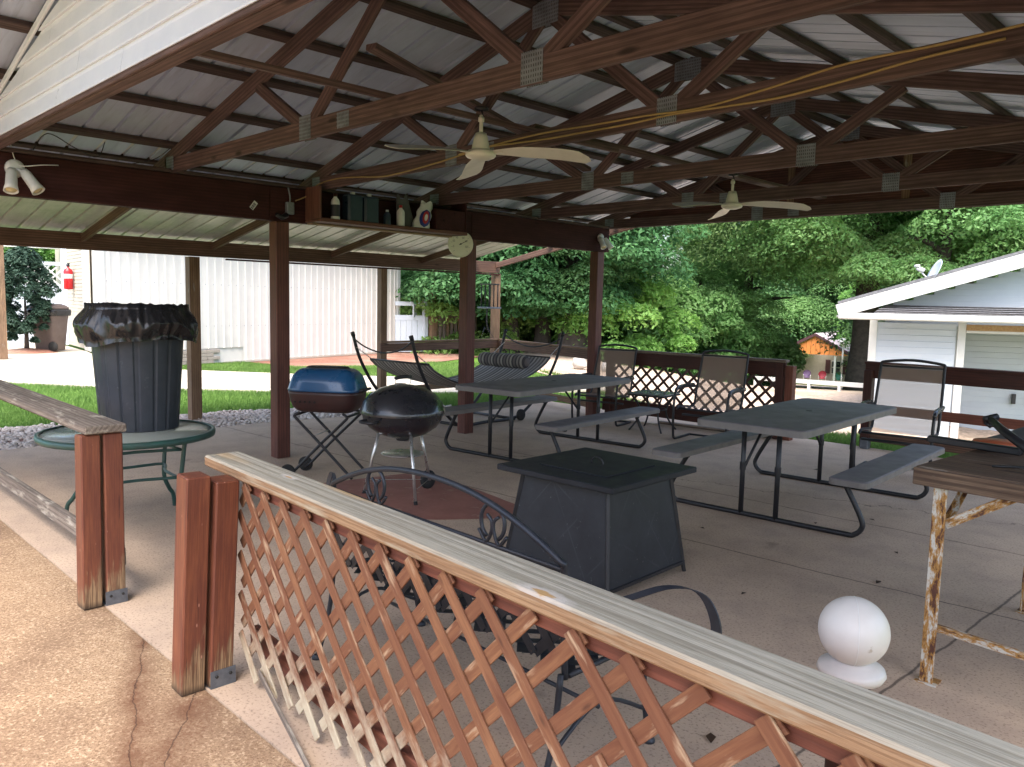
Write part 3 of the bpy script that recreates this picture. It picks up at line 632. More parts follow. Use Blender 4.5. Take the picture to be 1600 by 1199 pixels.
mb = MB(); mb.add([(RX-.16, -.18, ZT+SH+.018), (RX, -.18, ZT+SH+.05), (RX+.16, -.18, ZT+SH+.018), (RX-.16, 9.85, ZT+SH+.018), (RX, 9.85, ZT+SH+.05), (RX+.16, 9.85, ZT+SH+.018)], [(0, 1, 4, 3), (1, 2, 5, 4)])
obj('ridge_cap', mb, M['roof'], PV)
# far gable: plywood sheathing behind the last truss, short of the roof so daylight shows
mb = MB(); zg = lambda x: ztop(x)-.035
mb.prism([(-7.0, 2.74), (-.9, 2.74), (-.9, zg(-.9)), (RX, zg(RX)), (-7.0, zg(-7.0))], 0, .012, Matrix(((1, 0, 0, 0), (0, 0, -1, 9.245), (0, 1, 0, 0), (0, 0, 0, 1))))
obj('gable_sheathing', mb, M['ply'], PV, org=(RX, 9.24, 3))
for x in (-4.62, -3.3): plank('gable_stud', (x, 9.232, 2.74), (x, 9.232, ztop(x)-.12), .03, .085, M['cedar'], PV, (1, 0, 0))
plank('gable_fascia', (-7.5, 9.29, 2.79), (-.4, 9.29, 2.79), .03, .13, M['truss'], PV)
# near gable clad in lap siding
plank('gable_chord', (-7.5, 1.56, 2.735), (-.4, 1.56, 2.735), .075, .05, M['truss'], PV)
plank('gable_drip_trim', (-7.5, 1.512, 2.733), (-.4, 1.512, 2.733), .02, .035, M['truss'], PV)
z = 2.745; k = 0
while z < ZT-.06:
    x0 = RX-(ZT-.012-z-.06)/SLP; x1 = RX+(ZT-.012-z-.06)/SLP; x0 = max(x0, -7.55); x1 = min(x1, -.35)
    cuts = [x0]+[c for c in ((-4.33, -1.0), (-5.0, -2.2), (-6.12, -3.1), (-5.5, -1.4))[k % 4] if x0 < c < x1]+[x1]
    for a, b in zip(cuts, cuts[1:]):
        mb = MB(); H_ = .1235; y = 0
        prof = [(0, .0), (-.020, -.004), (-.022, .004), (-.0045, H_*.80), (-.003, H_), (.0, H_)]
        ta = (H_/SLP if a == x0 and x0 > -7.5 else 0); tb = (H_/SLP if b == x1 and x1 < -.4 else 0)
        n = len(prof); L = b-a-.003; g = .003 if a != x0 else 0
        vs = [(a+g+ta*(zz/H_)*.98, yy, zz) for yy, zz in prof]+[(b-tb*(zz/H_)*.98, yy, zz) for yy, zz in prof]
        fs = [(i, (i+1) % n, n+(i+1) % n, n+i) for i in range(n)]+[tuple(range(n))[::-1], tuple(range(n, 2*n))]
        mb.add(vs, fs); obj('siding_board', mb, M['vinyl_white'], PV, org=(0, 0, 0), M_=None).matrix_basis = WM(PV).inverted() @ Matrix.Translation((0, 1.514, z))
    z += H_; k += 1
for s in (-1, 1): plank('rake_trim', (RX, 1.492, ZT-.028), (RX+s*3.9, 1.492, ztop(RX+3.9)-.028), .018, .045, M['vinyl_white'], PV)
# lean-to: rafters, header, posts, purlin, sheets
LA, LB = (-7.30, 2.985), (-10.74, 2.352)
zl = lambda x: LA[1]+(LB[1]-LA[1])*(LA[0]-x)/(LA[0]-LB[0])
for y in (-.2, 1.5, 3.13, 4.72, 6.55, 8.25, 9.93):
    plank('rafter', (-7.47, y, zl(-7.47)-.117), (-10.462, y, zl(-10.462)-.117), .04, .095, M['lean'], PV)
for x, w in ((-7.75, .088), (-9.12, .088)):
    plank('lean_to_purlin', (x, -1.2, zl(x)-.037), (x, 10.0, zl(x)-.037), w, .04, M['purlin'], PV, (.17*-1, 0, 1))
plank('header_beam', (-10.5, -1.2, 2.25), (-10.5, 10.03, 2.25), .06, .20, M['lean'], PV)
plank('header_strip', (-10.455, 4.9, 2.127), (-10.455, 10.0, 2.127), .05, .022, M['beam'], PV)
for y, w, m in ((4.47, .14, 'cedar'), (7.5, .115, 'cedar'), (9.98, .125, 'cedar'), (1.2, .14, 'cedar')):
    plank('lean_to_post', (-10.52, y, -.05), (-10.52, y, 2.14), w, w, M[m], PV, (1, 0, 0))
for k in range(13):
    y0 = -1.5+k*.914*.995
    if y0 < 9.4: roof_sheet('lean_to_panel', y0, (LA[0], LA[1]-.016), (LB[0], LB[1]-.016), M['lean_roof'], .002*(k % 2))

# ------------------------------------------------------------------ things on the beams
def lathe_obj(name, prof, mat, parent, p, q=None, n=20):
    m = frame(p, q) @ Matrix.Rotation(PI/2, 4, 'Y') if q is not None else Matrix.Translation(p)
    if q is not None: m.translation = V(p)
    return obj(name, MB().lathe(prof, n), mat, parent, m)
sh = thing('wall_shelf', 'dark wooden open shelf box mounted on the main beam between two posts', 'shelf', (-7.2, 5.2, 2.40))
plank('shelf_board', (-7.18, 4.27, 2.405), (-7.18, 6.2, 2.405), .28, .022, M['shelf'], sh)
plank('shelf_lip', (-7.035, 4.27, 2.412), (-7.035, 6.2, 2.412), .018, .036, M['shelf'], sh)
plank('side_board', (-7.18, 4.28, 2.42), (-7.18, 4.28, 2.74), .022, .28, M['shelf'], sh, (1, 0, 0))
plank('side_board', (-7.18, 6.19, 2.42), (-7.18, 6.19, 2.84), .022, .28, M['beam'], sh, (1, 0, 0))
plank('light_strip', (-7.29, 4.3, 2.385), (-7.29, 6.15, 2.385), .10, .014, M['tan_wood'], sh)
def bottle(y, x, h, r, mat, label, capm, lab=None):
    t = thing('bottle', label, 'bottle', (x, y, 2.417))
    obj('bottle_body', MB().lathe([(0, 0), (r, 0), (r*1.03, h*.1), (r, h*.66), (r*.85, h*.76), (r*.38, h*.86), (r*.36, h*.9)], 16), mat, t, Matrix.Translation((x, y, 2.417)))
    obj('bottle_cap', MB().lathe([(r*.42, h*.88), (r*.42, h), (0, h)], 12), capm, t, Matrix.Translation((x, y, 2.417)))
    if lab: obj('bottle_label', MB().lathe([(r*1.045, h*.15), (r*1.045, h*.58)], 16), lab, t, Matrix.Translation((x, y, 2.417)))
bottle(4.47, -7.08, .27, .045, M['white_plastic'], 'white bottle with a dark label at the left end of the beam shelf', M['burnt_red'], M['dark_label'])
bottle(5.12, -7.10, .17, .04, M['navy'], 'short dark bottle with a pale label beside the tall dark jugs', M['white_plastic'], None)
bottle(5.29, -7.09, .235, .043, M['white_plastic'], 'plain white bottle with a red cap just left of the printed bag', M['red_paint'])
for y, lb in ((4.70, 'tall dark blue jug next to the labelled white bottle'), (4.90, 'tall dark blue jug nearer the middle of the beam shelf')):
    t = thing('jug', lb, 'jug', (-7.12, y, 2.417))
    mb = MB(); mb.box(-7.19, -7.05, y-.09, y+.09, 2.417, 2.70, .02); obj('jug_body', mb, M['navy'], t, org=(-7.12, y, 2.5))
    obj('jug_cap', MB().lathe([(.026, 0), (.026, .03), (0, .03)], 12), M['white_plastic'], t, Matrix.Translation((-7.12, y, 2.70)))
t = thing('charcoal_bag', 'crumpled white blue and red printed bag on the beam shelf', 'bag', (-7.1, 5.55, 2.417))
def bagf(u, v):
    a = 2*PI*v; h = u*.30; w = .115*(1-.35*u)*(1+.08*math.sin(9*a+u*8)); d = .06*(1-.8*u**2)
    return (-7.1+d*math.cos(a), 5.56+.10*u+w*math.sin(a)+.01*math.sin(17*u), 2.417+h+.02*math.sin(a*2)*u)
obj('bag_body', MB().grid(bagf, 10, 28), M['white_plastic'], t, org=(-7.1, 5.56, 2.5))
for nm, c0, w0, h0, mm, dx in (('blue_print', .12, .075, .10, 'bag_blue', .004), ('red_print', .13, .042, .075, 'bag_red', .007), ('white_print', .13, .022, .04, 'white_plastic', .010)):
    def pf(u, v, c0=c0, w0=w0, h0=h0, dx=dx):
        a = (v-.5)*2; h = c0+(u-.5)*h0*2; y = 5.56+.033*h/.1*.9+a*w0*math.sqrt(max(0, 1-(2*u-1)**2)); q = min(1, abs((y-5.56-.1*h/.3)/(.115*(1-.35*h/.3))))
        return (-7.1+.06*(1-.8*(h/.3)**2)*math.sqrt(1-q*q*.8)+dx+.003, y, 2.417+h)
    obj(nm, MB().grid(pf, 8, 8), M[mm], t, org=(-7.1, 5.56, 2.5))
t = thing('plastic_sack', 'dark crumpled plastic sack behind the printed bag on the shelf', 'bag', (-7.2, 5.45, 2.417))
obj('sack_body', MB().grid(lambda u, v: (-7.2+.07*math.cos(2*PI*v)*(1-u*.5), 5.45+.13*math.sin(2*PI*v)*(1-u*.4)-.06*u, 2.417+.34*u*(1+.1*math.sin(v*25))), 8, 24), M['grey_cover'], t, org=(-7.2, 5.45, 2.5))
t = thing('storage_box', 'dark maroon box at the right end of the beam shelf', 'box', (-7.13, 5.95, 2.417))
mb = MB(); mb.box(-7.22, -7.04, 5.74, 6.17, 2.417, 2.66, .006); obj('box_body', mb, M['beam'], t, org=(-7.13, 5.95, 2.5))
# dial thermometer on its post
t = thing('dial_thermometer', 'round cream dial thermometer hanging beside the middle post', 'thermometer', (-7.3, 6.33, 2.16))
md = Matrix.Translation((-7.31, 6.33, 2.315)) @ Matrix.Rotation(R(75), 4, 'Z') @ Matrix.Rotation(PI/2, 4, 'X') @ Matrix.Rotation(0, 4, 'Z')
mdial = Matrix(((0, 0, 1, -7.30), (1, 0, 0, 6.33), (0, 1, 0, 2.315), (0, 0, 0, 1))) @ Matrix.Rotation(R(-22), 4, 'Y')
obj('dial_rim', MB().lathe([(0, -.012), (.155, -.012), (.158, .0), (.156, .018), (.146, .020), (.142, .008)], 32), M['dial'], t, mdial)
obj('dial_face', MB().lathe([(.142, .008), (0, .009)], 32), M['white_plastic'] if 0 else M['dial'], t, mdial)
mb = MB()
for k in range(11):
    a = R(-135+27*k+90); mb.cbox(.018, .003, .001, .0003, mdial.inverted() @ mdial @ Matrix.Rotation(a, 4, 'Z') @ Matrix.Translation((.115, 0, .0105)))
obj('dial_marks', mb, M['plate'], t, mdial)
NUM = {'0': '1111110', '2': '1101101', '4': '0110011', '6': '1011111', '8': '1111111', '1': '0110000'}
def seg7(mb, s, x, y, h, z=.0105):
    w = h*.5
    for i, ch in enumerate(s):
        ox = x+i*w*1.5; b = NUM[ch]
        for on, (sx, sy, L, vert) in zip(b, ((0, h/2, w, 0), (w/2, h/4, h/2, 1), (w/2, -h/4, h/2, 1), (0, -h/2, w, 0), (-w/2, -h/4, h/2, 1), (-w/2, h/4, h/2, 1), (0, 0, w, 0))):
            if on == '1': mb.cbox(L if not vert else h*.1, h*.1 if not vert else L, .0008, .0001, Matrix.Translation((ox+sx, y+sy, z)))
mb = MB()
for s, a in (('0', 200), ('20', 155), ('40', 118), ('60', 62), ('80', 25), ('100', -20)): seg7(mb, s, .085*math.cos(R(a))-.008*len(s), .085*math.sin(R(a)), .02)
obj('dial_numbers', mb, M['dark_label'], t, mdial)
mb = MB(); mb.cbox(.12, .006, .002, .0005, Matrix.Rotation(R(28), 4, 'Z') @ Matrix.Translation((.035, 0, .014))); mb.lathe([(.010, .011), (.010, .017), (0, .017)], 12); obj('needle', mb, M['black_metal'], t, mdial)

def floodlight(P, label, dirs, sc=1.0):
    t = thing('floodlight', label, 'floodlight', P, 0, 'twin floodlights on the main beam')
    obj('mounting_plate', MB().lathe([(0, 0), (.062*sc, 0), (.058*sc, .022*sc), (.03*sc, .032*sc), (0, .034*sc)], 20), M['white_plastic'], t, Matrix.Translation(P) @ Matrix.Rotation(PI/2, 4, 'Y'))
    for (oy, oz), d in dirs:
        p0 = V(P)+V((.05*sc, oy*sc, oz*sc)); d = V(d).normalized(); L = .15*sc
        x = frame(p0, p0+d); m = Matrix.Translation(p0) @ d.to_track_quat('Z', 'Y').to_matrix().to_4x4()
        h = obj('lamp_head', MB().lathe([(0, -.02*sc), (.026*sc, -.018*sc), (.034*sc, .01*sc), (.037*sc, L*.7), (.046*sc, L), (.040*sc, L), (.034*sc, L*.8)], 20), M['white_plastic'], t, m)
        obj('lamp_lens', MB().lathe([(.038*sc, L*.88), (.03*sc, L*.97), (0, L*1.02)], 20), M['glass_lamp'], h, m)
        mb = MB(); mb.tube([V(P)+V((.02*sc, 0, 0)), p0], .012*sc, 8); obj('knuckle', mb, M['white_plastic'], t)
floodlight((-7.345, 1.72, 2.60), 'white twin floodlight on the dark beam at the left edge of the picture', [((-.03, -.03), (.42, -.15, -.9)), ((.05, -.03), (.42, .42, -.8))], 1.15)
floodlight((-7.345, 9.0, 2.58), 'white twin floodlight at the far end of the beam above the corner post', [((-.05, -.02), (.5, -.1, -.8)), ((.06, -.02), (.5, .25, -.8))], 1.0)
# junction box with sensor
t = thing('junction_box', 'small grey electrical box with a dark sensor on the beam above the first post', 'electrical box', (-7.34, 4.10, 2.5))
mb = MB(); mb.box(-7.35, -7.30, 4.06, 4.14, 2.46, 2.58, .006); obj('box_body', mb, M['plate'], t, org=(-7.32, 4.1, 2.5))
mb = MB(); mb.tube([(-7.32, 4.06, 2.45), (-7.30, 4.0, 2.42), (-7.28, 3.93, 2.44)], [.03, .026, .02], 10); obj('sensor', mb, M['black_metal'], t)
mb = MB(); mb.tube(smooth_path([(-7.32, 4.1, 2.58), (-7.32, 4.1, 2.64), (-7.33, 4.08, 2.75)]), .008, 6); obj('conduit', mb, M['plate'], t)
t = thing('price_tag', 'small white barcode tag stapled to the dark beam', 'tag', (-7.35, 3.74, 2.5))
mtag = frame((-7.349, 3.70, 2.475), (-7.349, 3.76, 2.555), (1, 0, 0))
obj('tag_paper', MB().cbox(.085, .045, .001, .0003), M['white_plastic'], t, mtag)
mb = MB()
for k in range(8): mb.cbox(.004 if k % 3 else .007, .03, .0005, .0001, Matrix.Translation((-.034+k*.008, 0, .001)))
obj('tag_bars', mb, M['dark_label'], t, mtag)
# loose wires and cords
def cord(name, pts, r, mat, label, cat='cord', n=5):
    p = smooth_path(pts, 6); mb = MB(); mb.tube(p, r, 6); o = obj(name, mb, mat, org=tuple(p[0])); return tag(o, label, cat)
cord('wire', [(-7.33, 1.85, 2.76), (-7.30, 1.95, 2.9), (-7.2, 2.12, 2.80), (-7.25, 2.3, 2.76), (-7.30, 2.38, 2.90)], .004, M['black_cord'], 'dark wire looping above the beam beside the left floodlight')
cord('wire', [(-7.34, 1.70, 2.78), (-7.34, 1.72, 2.68), (-7.3, 1.75, 2.62), (-7.24, 1.9, 2.64), (-7.30, 2.02, 2.66)], .004, M['white_plastic'], 'pale wire running to the left floodlight')
cord('wire', [(-7.28, 2.55, 2.735), (-7.22, 2.75, 2.80), (-7.15, 2.86, 2.9)], .004, M['black_cord'], 'short dark wire between the beam and the first purlin')
def yb(x): return 4.42+(3.98-4.42)*(x+7.3)/6.3-.028
pts = [(-7.32, 4.16, 2.60), (-7.30, 4.28, 2.66), (-7.28, yb(-7.28), 2.78)]
x = -6.9
for i, z_ in enumerate((2.80, 2.775, 2.735, 2.74, 2.76, 2.79, 2.81, 2.815, 2.80, 2.79, 2.77, 2.80, 2.84, 2.835, 2.845, 2.85)):
    pts.append((x, yb(x)-.004, z_)); x += .43
cord('extension_cord', pts, .0065, M['yellow_cord'], 'yellow extension cord stapled along the second truss, the upper run')
pts = [(-4.9+i*.35, yb(-4.9+i*.35)-.006, z_) for i, z_ in enumerate((2.79, 2.80, 2.785, 2.77, 2.765, 2.76, 2.765, 2.75, 2.74, 2.76, 2.79, 2.80))]
cord('extension_cord', pts, .0065, M['yellow_cord'], 'second yellow cord sagging along the bottom edge of the same truss')
mb_ = None

# ------------------------------------------------------------------ ceiling fans
def fan():
    t = thing('ceiling_fan', '', 'ceiling fan', (0, 0, 0), 0, 'ceiling fans under the trusses')
    obj('ceiling_hook', MB().lathe([(0, .30), (.045, .30), (.05, .285), (.01, .28)], 16).tube([(0, 0, .285), (.012, 0, .25), (-.008, 0, .225), (0, 0, .20)], .006, 6), M['black_metal'], t)
    obj('down_rod', MB().lathe([(.012, .10), (.012, .24), (.02, .235), (.02, .21), (.012, .205)], 14).tube([(0, 0, .10), (0, 0, .25)], .013, 10), M['fan'], t)
    obj('canopy', MB().lathe([(.0, .135), (.036, .134), (.047, .10), (.062, .028), (.058, .02), (0, .02)], 24), M['fan'], t)
    obj('motor_housing', MB().lathe([(0, .022), (.085, .020), (.100, .008), (.102, -.012), (.092, -.024), (.05, -.038), (0, -.043)], 32), M['fan'], t)
    for k in range(3):
        a = 2*PI*k/3
        mb = MB(); n = 14; vs = []; fs = []
        for i in range(n+1):
            u = i/n; x = .10+u*.64; w = .028+.034*min(1, u*3)+.02*u; sk = .0 if u < .7 else .05*((u-.7)/.3)**2
            wl = w if u < .9 else w*math.sqrt(max(.05, 1-((u-.9)/.1)**2*.9)); z_ = .004-.012*u-.05*u*u; tl = -.30
            for s_, dz in ((-1, 0), (1, 0), (1, .003), (-1, .003)): vs.append((x, s_*wl+sk, z_+s_*wl*tl+dz))
        for i in range(n):
            for j in range(4): fs.append((4*i+j, 4*i+(j+1) % 4, 4*i+4+(j+1) % 4, 4*i+4+j))
        fs += [(0, 3, 2, 1), tuple(4*n+j for j in range(4))]; mb.add(vs, fs, False)
        obj('blade', mb, M['fan'], t, Matrix.Rotation(a, 4, 'Z'))
        obj('blade_bracket', MB().cbox(.10, .03, .006, .001, Matrix.Translation((.11, 0, .0))), M['fan'], t, Matrix.Rotation(a, 4, 'Z'))
    return t
f0 = fan(); place(f0, (-4.03, 3.66, 2.615), R(24)); f0['label'] = 'cream three-blade ceiling fan nearer the camera below the second truss'
f1 = copy_tree(f0); place(f1, (-3.97, 6.78, 2.585), R(12), .95); f1['label'] = 'cream ceiling fan farther away, hanging near the open far gable'

# ------------------------------------------------------------------ near fences
fl = thing('wooden_railing', 'weathered grey two-rail wooden railing with brick red double post, left of the gap', 'railing', (-5.8, 1.4, 0))
plank('post', (-4.43, 1.305, -.004), (-4.47, 1.33, .905), .095, .105, M['near_post'], fl, (1, 0, 0), .006, foot=True)
plank('post', (-4.425, 1.42, .0), (-4.47, 1.44, .905), .095, .105, M['near_post'], fl, (1, 0, 0), .006, foot=True)
plank('top_rail', (-4.40, 1.40, .935), (-8.9, 1.44, .935), .205, .042, M['grey_board'], fl, (0, 0, 1), .006)
plank('under_rail', (-4.52, 1.49, .865), (-8.9, 1.50, .865), .04, .09, M['lean'], fl)
plank('bottom_rail', (-4.52, 1.50, .20), (-8.9, 1.50, .20), .045, .10, M['grey_board'], fl, (0, 0, 1))
def bracket(x, y, par):
    mb = MB(); mb.box(x-.05, x+.055, y-.055, y+.055, .0, .006, .001); mb.box(x+.052, x+.056, y-.055, y+.055, .0, .075, .001); mb.box(x-.056, x-.052, y-.055, y+.055, .0, .075, .001)
    b = obj('post_bracket', mb, M['galv'], par, org=(x, y, 0))
    mb = MB()
    for dy in (-.03, .03): mb.lathe([(.007, 0), (.007, .006), (0, .006)], 8, Matrix.Translation((x+.056, y+dy, .05)) @ Matrix.Rotation(PI/2, 4, 'Y'))
    obj('bracket_screws', mb, M['rubber'], b)
bracket(-4.425, 1.42, fl)
fr = thing('lattice_fence', 'near fence of orange-brown diagonal lattice under a thick weathered rail', 'fence', (-1.8, 1.5, 0))
plank('post', (-3.205, 1.31, -.004), (-3.165, 1.335, .915), .10, .105, M['near_post'], fr, (1, 0, 0), .006, foot=True)
plank('post', (-3.195, 1.425, .0), (-3.155, 1.45, .885), .10, .115, M['near_post'], fr, (1, 0, 0), .006, foot=True)
bracket(-3.185, 1.43, fr)
plank('top_rail', (-3.47, 1.595, .903), (.5, 1.375, .900), .165, .050, M['top_rail'], fr, (0, 0, 1), .008)
rl = lambda x: 1.54+(x+3.3)*(-.22/3.97)
plank('upper_rail', (-3.17, rl(-3.17)+.03, .847), (.5, rl(.5)+.03, .847), .038, .060, M['fence_red'], fr)
plank('lower_rail', (-3.17, rl(-3.17)+.06, .16), (-1.2, rl(-1.2)+.03, .13), .04, .10, M['fence_red'], fr)
plank('lower_rail', (-1.35, rl(-1.35)+.0, .12), (.5, rl(.5)-.02, .10), .045, .09, M['grey_board'], fr)
Rn = random.Random(3)
H0, H1 = .075, .858
def slat(x, s, layer, a=0., b=1.):
    """s=+1 leans right going down as seen from the camera; x = top position"""
    hh = H1-H0; x0, z0 = x, H1; x1, z1 = x+s*hh*.98, H0
    cut = lambda q: V((x0+(x1-x0)*q, 0, z0+(z1-z0)*q))
    lo = max(a, 0); hi = b
    # clip at the post
    if s < 0:
        q = (x-(-3.15))/(hh*.98)
        hi = min(hi, q)
    else:
        if x < -3.15: lo = max(lo, (-3.15-x)/(hh*.98))
    if hi-lo < .08: return
    p, q = cut(lo), cut(hi)
    yy = lambda X: rl(X)-.004-layer*.009
    p.y = yy(p.x); q.y = yy(q.x)+Rn.uniform(-.006, .004)
    plank('lattice_slat', p, q, .0075, .041, M['lattice'], fr, (0, 0, 1) if 0 else (V((0, 1, 0)).cross(q-p)), .0015)
sp = .172
for i in range(-5, 22):
    x = -3.10+i*sp; e = 1.03+Rn.uniform(-.02, .04); a = 0
    if i == 10: a = .38
    if i == 8: e = .56
    if i == 13: a = .34; e = .8
    slat(x, +1, 1, a-.03, e)
for i in range(0, 26):
    x = -3.06+i*sp; e = .98+Rn.uniform(-.03, .03); slat(x, -1, 0, -.03, e)
plank('loose_strip', (-2.95, 1.50, .10), (-2.30, 1.36, .012), .008, .03, M['grey_board'], fr, (0, 0, 1))
# far lattice fence + its posts
fb = thing('lattice_fence', 'far dark brown lattice fence behind the two brown sling chairs', 'fence', (-6, 9.5, 0))
fy = lambda x: 9.20+(x+7.3)*.085
plank('top_rail', (-7.33, fy(-7.33), .985), (-4.63, fy(-4.63), .985), .12, .035, M['slat_grey'], fb)
plank('upper_board', (-7.33, fy(-7.33)-.03, .88), (-4.63, fy(-4.63)-.03, .88), .035, .17, M['fence_dark'], fb)
plank('lower_board', (-7.33, fy(-7.33)-.03, .19), (-4.63, fy(-4.63)-.03, .16), .035, .18, M['fence_dark'], fb)
plank('bottom_board', (-6.4, fy(-6.4), .02), (-4.63, fy(-4.63), .02), .09, .03, M['slat_grey'], fb)
for x, m_ in ((-7.22, 'fence_dark'), (-4.70, 'fence_dark'), (-4.585, 'fence_red')):
    plank('post', (x, fy(x)-(.0 if m_ == 'fence_red' else .02), 0), (x, fy(x)-(.0 if m_ == 'fence_red' else .02), .965 if m_ != 'fence_red' else .93), .1, .1, M[m_], fb, (1, 0, 0))
i = 0
for s in (1, -1):
    x = -7.9 if s > 0 else -7.2
    while x < (-4.6 if s > 0 else -3.9):
        z0, z1 = .84, .24; xa, xb = x, x+s*.6; lo, hi = 0, 1
        f = lambda X: (X-xa)/(xb-xa)
        c0, c1 = sorted((f(-7.17), f(-4.75))); lo, hi = max(0, c0), min(1, c1)
        if hi-lo > .06:
            p = V((xa+(xb-xa)*lo, 0, z0+(z1-z0)*lo)); q = V((xa+(xb-xa)*hi, 0, z0+(z1-z0)*hi)); p.y = fy(p.x)+.012*s; q.y = fy(q.x)+.012*s
            plank('lattice_slat', p, q, .008, .036, M['lattice_dark'], fb, V((0, 1, 0)).cross(q-p), .001)
        x += .183
# right-hand dark railing
fg = thing('wooden_railing', 'dark brown board railing at the right edge in front of the pale blue house', 'railing', (-2.5, 9.85, 0))
plank('post', (-3.74, 9.72, .0), (-3.74, 9.72, .93), .1, .1, M['fence_dark'], fg, (1, 0, 0))
plank('post_block', (-3.70, 9.62, .0), (-3.70, 9.62, .12), .09, .09, M['galv'], fg, (1, 0, 0))
plank('top_board', (-3.80, 9.75, .92), (.8, 9.86, .90), .04, .17, M['fence_dark'], fg)
plank('top_cap', (-3.80, 9.75, 1.018), (.8, 9.86, 1.0), .12, .03, M['fence_dark'], fg)
plank('middle_board', (-3.80, 9.75, .47), (.8, 9.86, .44), .04, .11, M['fence_red'], fg)
plank('bottom_board', (-3.80, 9.73, .13), (.8, 9.83, .10), .045, .10, M['lean'], fg)
# lean-to railings
fh = thing('wooden_railing', 'brown railing round the lean-to corner behind the striped hammock', 'railing', (-10, 9.5, 0))
plank('top_rail', (-10.44, 7.4, .965), (-10.44, 10.0, .965), .09, .03, M['cedar'], fh)
plank('top_board', (-10.42, 7.4, .88), (-10.42, 9.95, .88), .035, .13, M['lean'], fh)
plank('top_rail', (-10.45, 10.02, .965), (-7.42, 9.22, .965), .09, .03, M['cedar'], fh)
plank('top_board', (-10.45, 9.97, .88), (-7.45, 9.18, .88), .035, .13, M['lean'], fh)
plank('bottom_board', (-10.42, 7.55, .20), (-10.42, 9.95, .20), .035, .09, M['cedar'], fh)
plank('bottom_board', (-10.42, 9.95, .16), (-7.48, 9.16, .14), .035, .09, M['cedar'], fh)

# ------------------------------------------------------------------ glass patio table, bin
t = thing('patio_table', 'round glass patio table with dark green bowed metal legs under the big bin', 'table', (-5.88, 2.02, 0))
obj('table_glass', MB().lathe([(0, .662), (.555, .662), (.555, .669), (0, .669)], 48), M['glass'], t, Matrix.Translation((-5.88, 2.02, 0)))
obj('table_rim', MB().lathe([(.545, .655), (.548, .635), (.575, .635), (.580, .655), (.576, .676), (.553, .678), (.553, .670)], 48), M['green_metal'], t, Matrix.Translation((-5.88, 2.02, 0)))
for k in range(4):
    a = R(35+90*k); c, s = math.cos(a), math.sin(a)
    pts = smooth_path([(.44*c, .44*s, .64), (.42*c, .42*s, .5), (.40*c, .40*s, .28), (.46*c, .46*s, .16), (.51*c, .51*s, .10), (.53*c, .53*s, 0)], 5)
    obj('leg', MB().tube(pts, .0155, 10), M['green_metal'], t, Matrix.Translation((-5.88, 2.02, 0)))
for z_, r_ in ((.56, .40), (.36, .385)):
    pts = []
    for k in range(4):
        a = R(35+90*k); b = R(80+90*k); pts += [(r_*math.cos(a), r_*math.sin(a), z_), (r_*.62*math.cos(b), r_*.62*math.sin(b), z_)]
    obj('ring_brace', MB().tube(smooth_path(pts+[pts[0]], 4), .011, 8), M['green_metal'], t, Matrix.Translation((-5.88, 2.02, 0)))
t = thing('garbage_can', 'large grey-blue ribbed garbage can with black liner standing on the glass table', 'garbage can', (-6.02, 2.15, .672), 0)
def canf(u, v):
    a = 2*PI*v; rb = .255+.05*u; k = (a*16/(2*PI)) % 1; rb += (.008 if .1 < k < .9 else 0); return (-6.02+rb*math.cos(a), 2.15+rb*math.sin(a), .672+.74*u)
obj('can_body', MB().grid(canf, 6, 160, smooth=False), M['can'], t, org=(-6.02, 2.15, .672))
obj('can_foot', MB().lathe([(0, 0), (.24, 0), (.258, .02)], 40), M['can'], t, Matrix.Translation((-6.02, 2.15, .672)))
obj('can_rim', MB().lathe([(.305, .735), (.335, .74), (.335, .78), (.31, .785), (.295, .74)], 40), M['can'], t, Matrix.Translation((-6.02, 2.15, .672)))
def linerf(u, v):
    a = 2*PI*v; c, s_ = math.cos(a), math.sin(a)
    rg = lambda f, o: 1-2*abs(mnoise.noise(V((c*f, s_*f, u*1.6+o))))
    if u < .10: r_ = .285; z_ = .52+u*3.2
    else:
        q = (u-.10)/.90; fold = .030*rg(2.3, 0)*min(1, q*2)+.016*rg(6, 3)*min(1, q*3)+.008*rg(14, 7)
        r_ = .325+.055*math.sin(min(1, q*1.15)*PI*.75)+fold-.012; z_ = .895-.265*q+.035*mnoise.noise(V((c*1.6, s_*1.6, 9)))*q
        if q < .10: r_ = .29+.55*q+fold*.5; z_ = .86+.35*q+.012*rg(5, 1)
    return (-6.02+r_*c, 2.15+r_*s_, .672+z_)
obj('can_liner', MB().grid(linerf, 34, 220), M['bag'], t, org=(-6.02, 2.15, .672))

# ------------------------------------------------------------------ blue portable grill
def rbox(hx, hy, prof, n=10, e=4.5):
    """superellipse rings: prof = (scale, z)"""
    mb = MB(); k = 4*n; vs = []; fs = []
    for s_, z_, *o in prof:
        for j in range(k):
            a = 2*PI*j/k; c, s = math.cos(a), math.sin(a); vs.append((math.copysign(abs(c)**(2/e), c)*(hx-(1-s_)), math.copysign(abs(s)**(2/e), s)*(hy-(1-s_)), z_))
    for i in range(len(prof)-1):
        for j in range(k): q = (j+1) % k; fs.append((i*k+j, i*k+q, (i+1)*k+q, (i+1)*k+j))
    fs.append(tuple(range(k))[::-1]); fs.append(tuple((len(prof)-1)*k+j for j in range(k)))
    return mb.add(vs, fs, True)
t = thing('portable_grill', 'blue-lidded portable grill on folding black X legs', 'grill', (0, 0, 0))
obj('lid', rbox(.325, .22, [(1, .79), (1.005, .80), (1, .815), (.985, .87), (.965, .925), (.935, .962), (.90, .982), (.86, .99)]), M['blue_enamel'], t)
obj('lid_top', rbox(.20, .10, [(1, .986), (.985, 1.0), (.97, 1.004)], e=3), M['black_metal'], t)
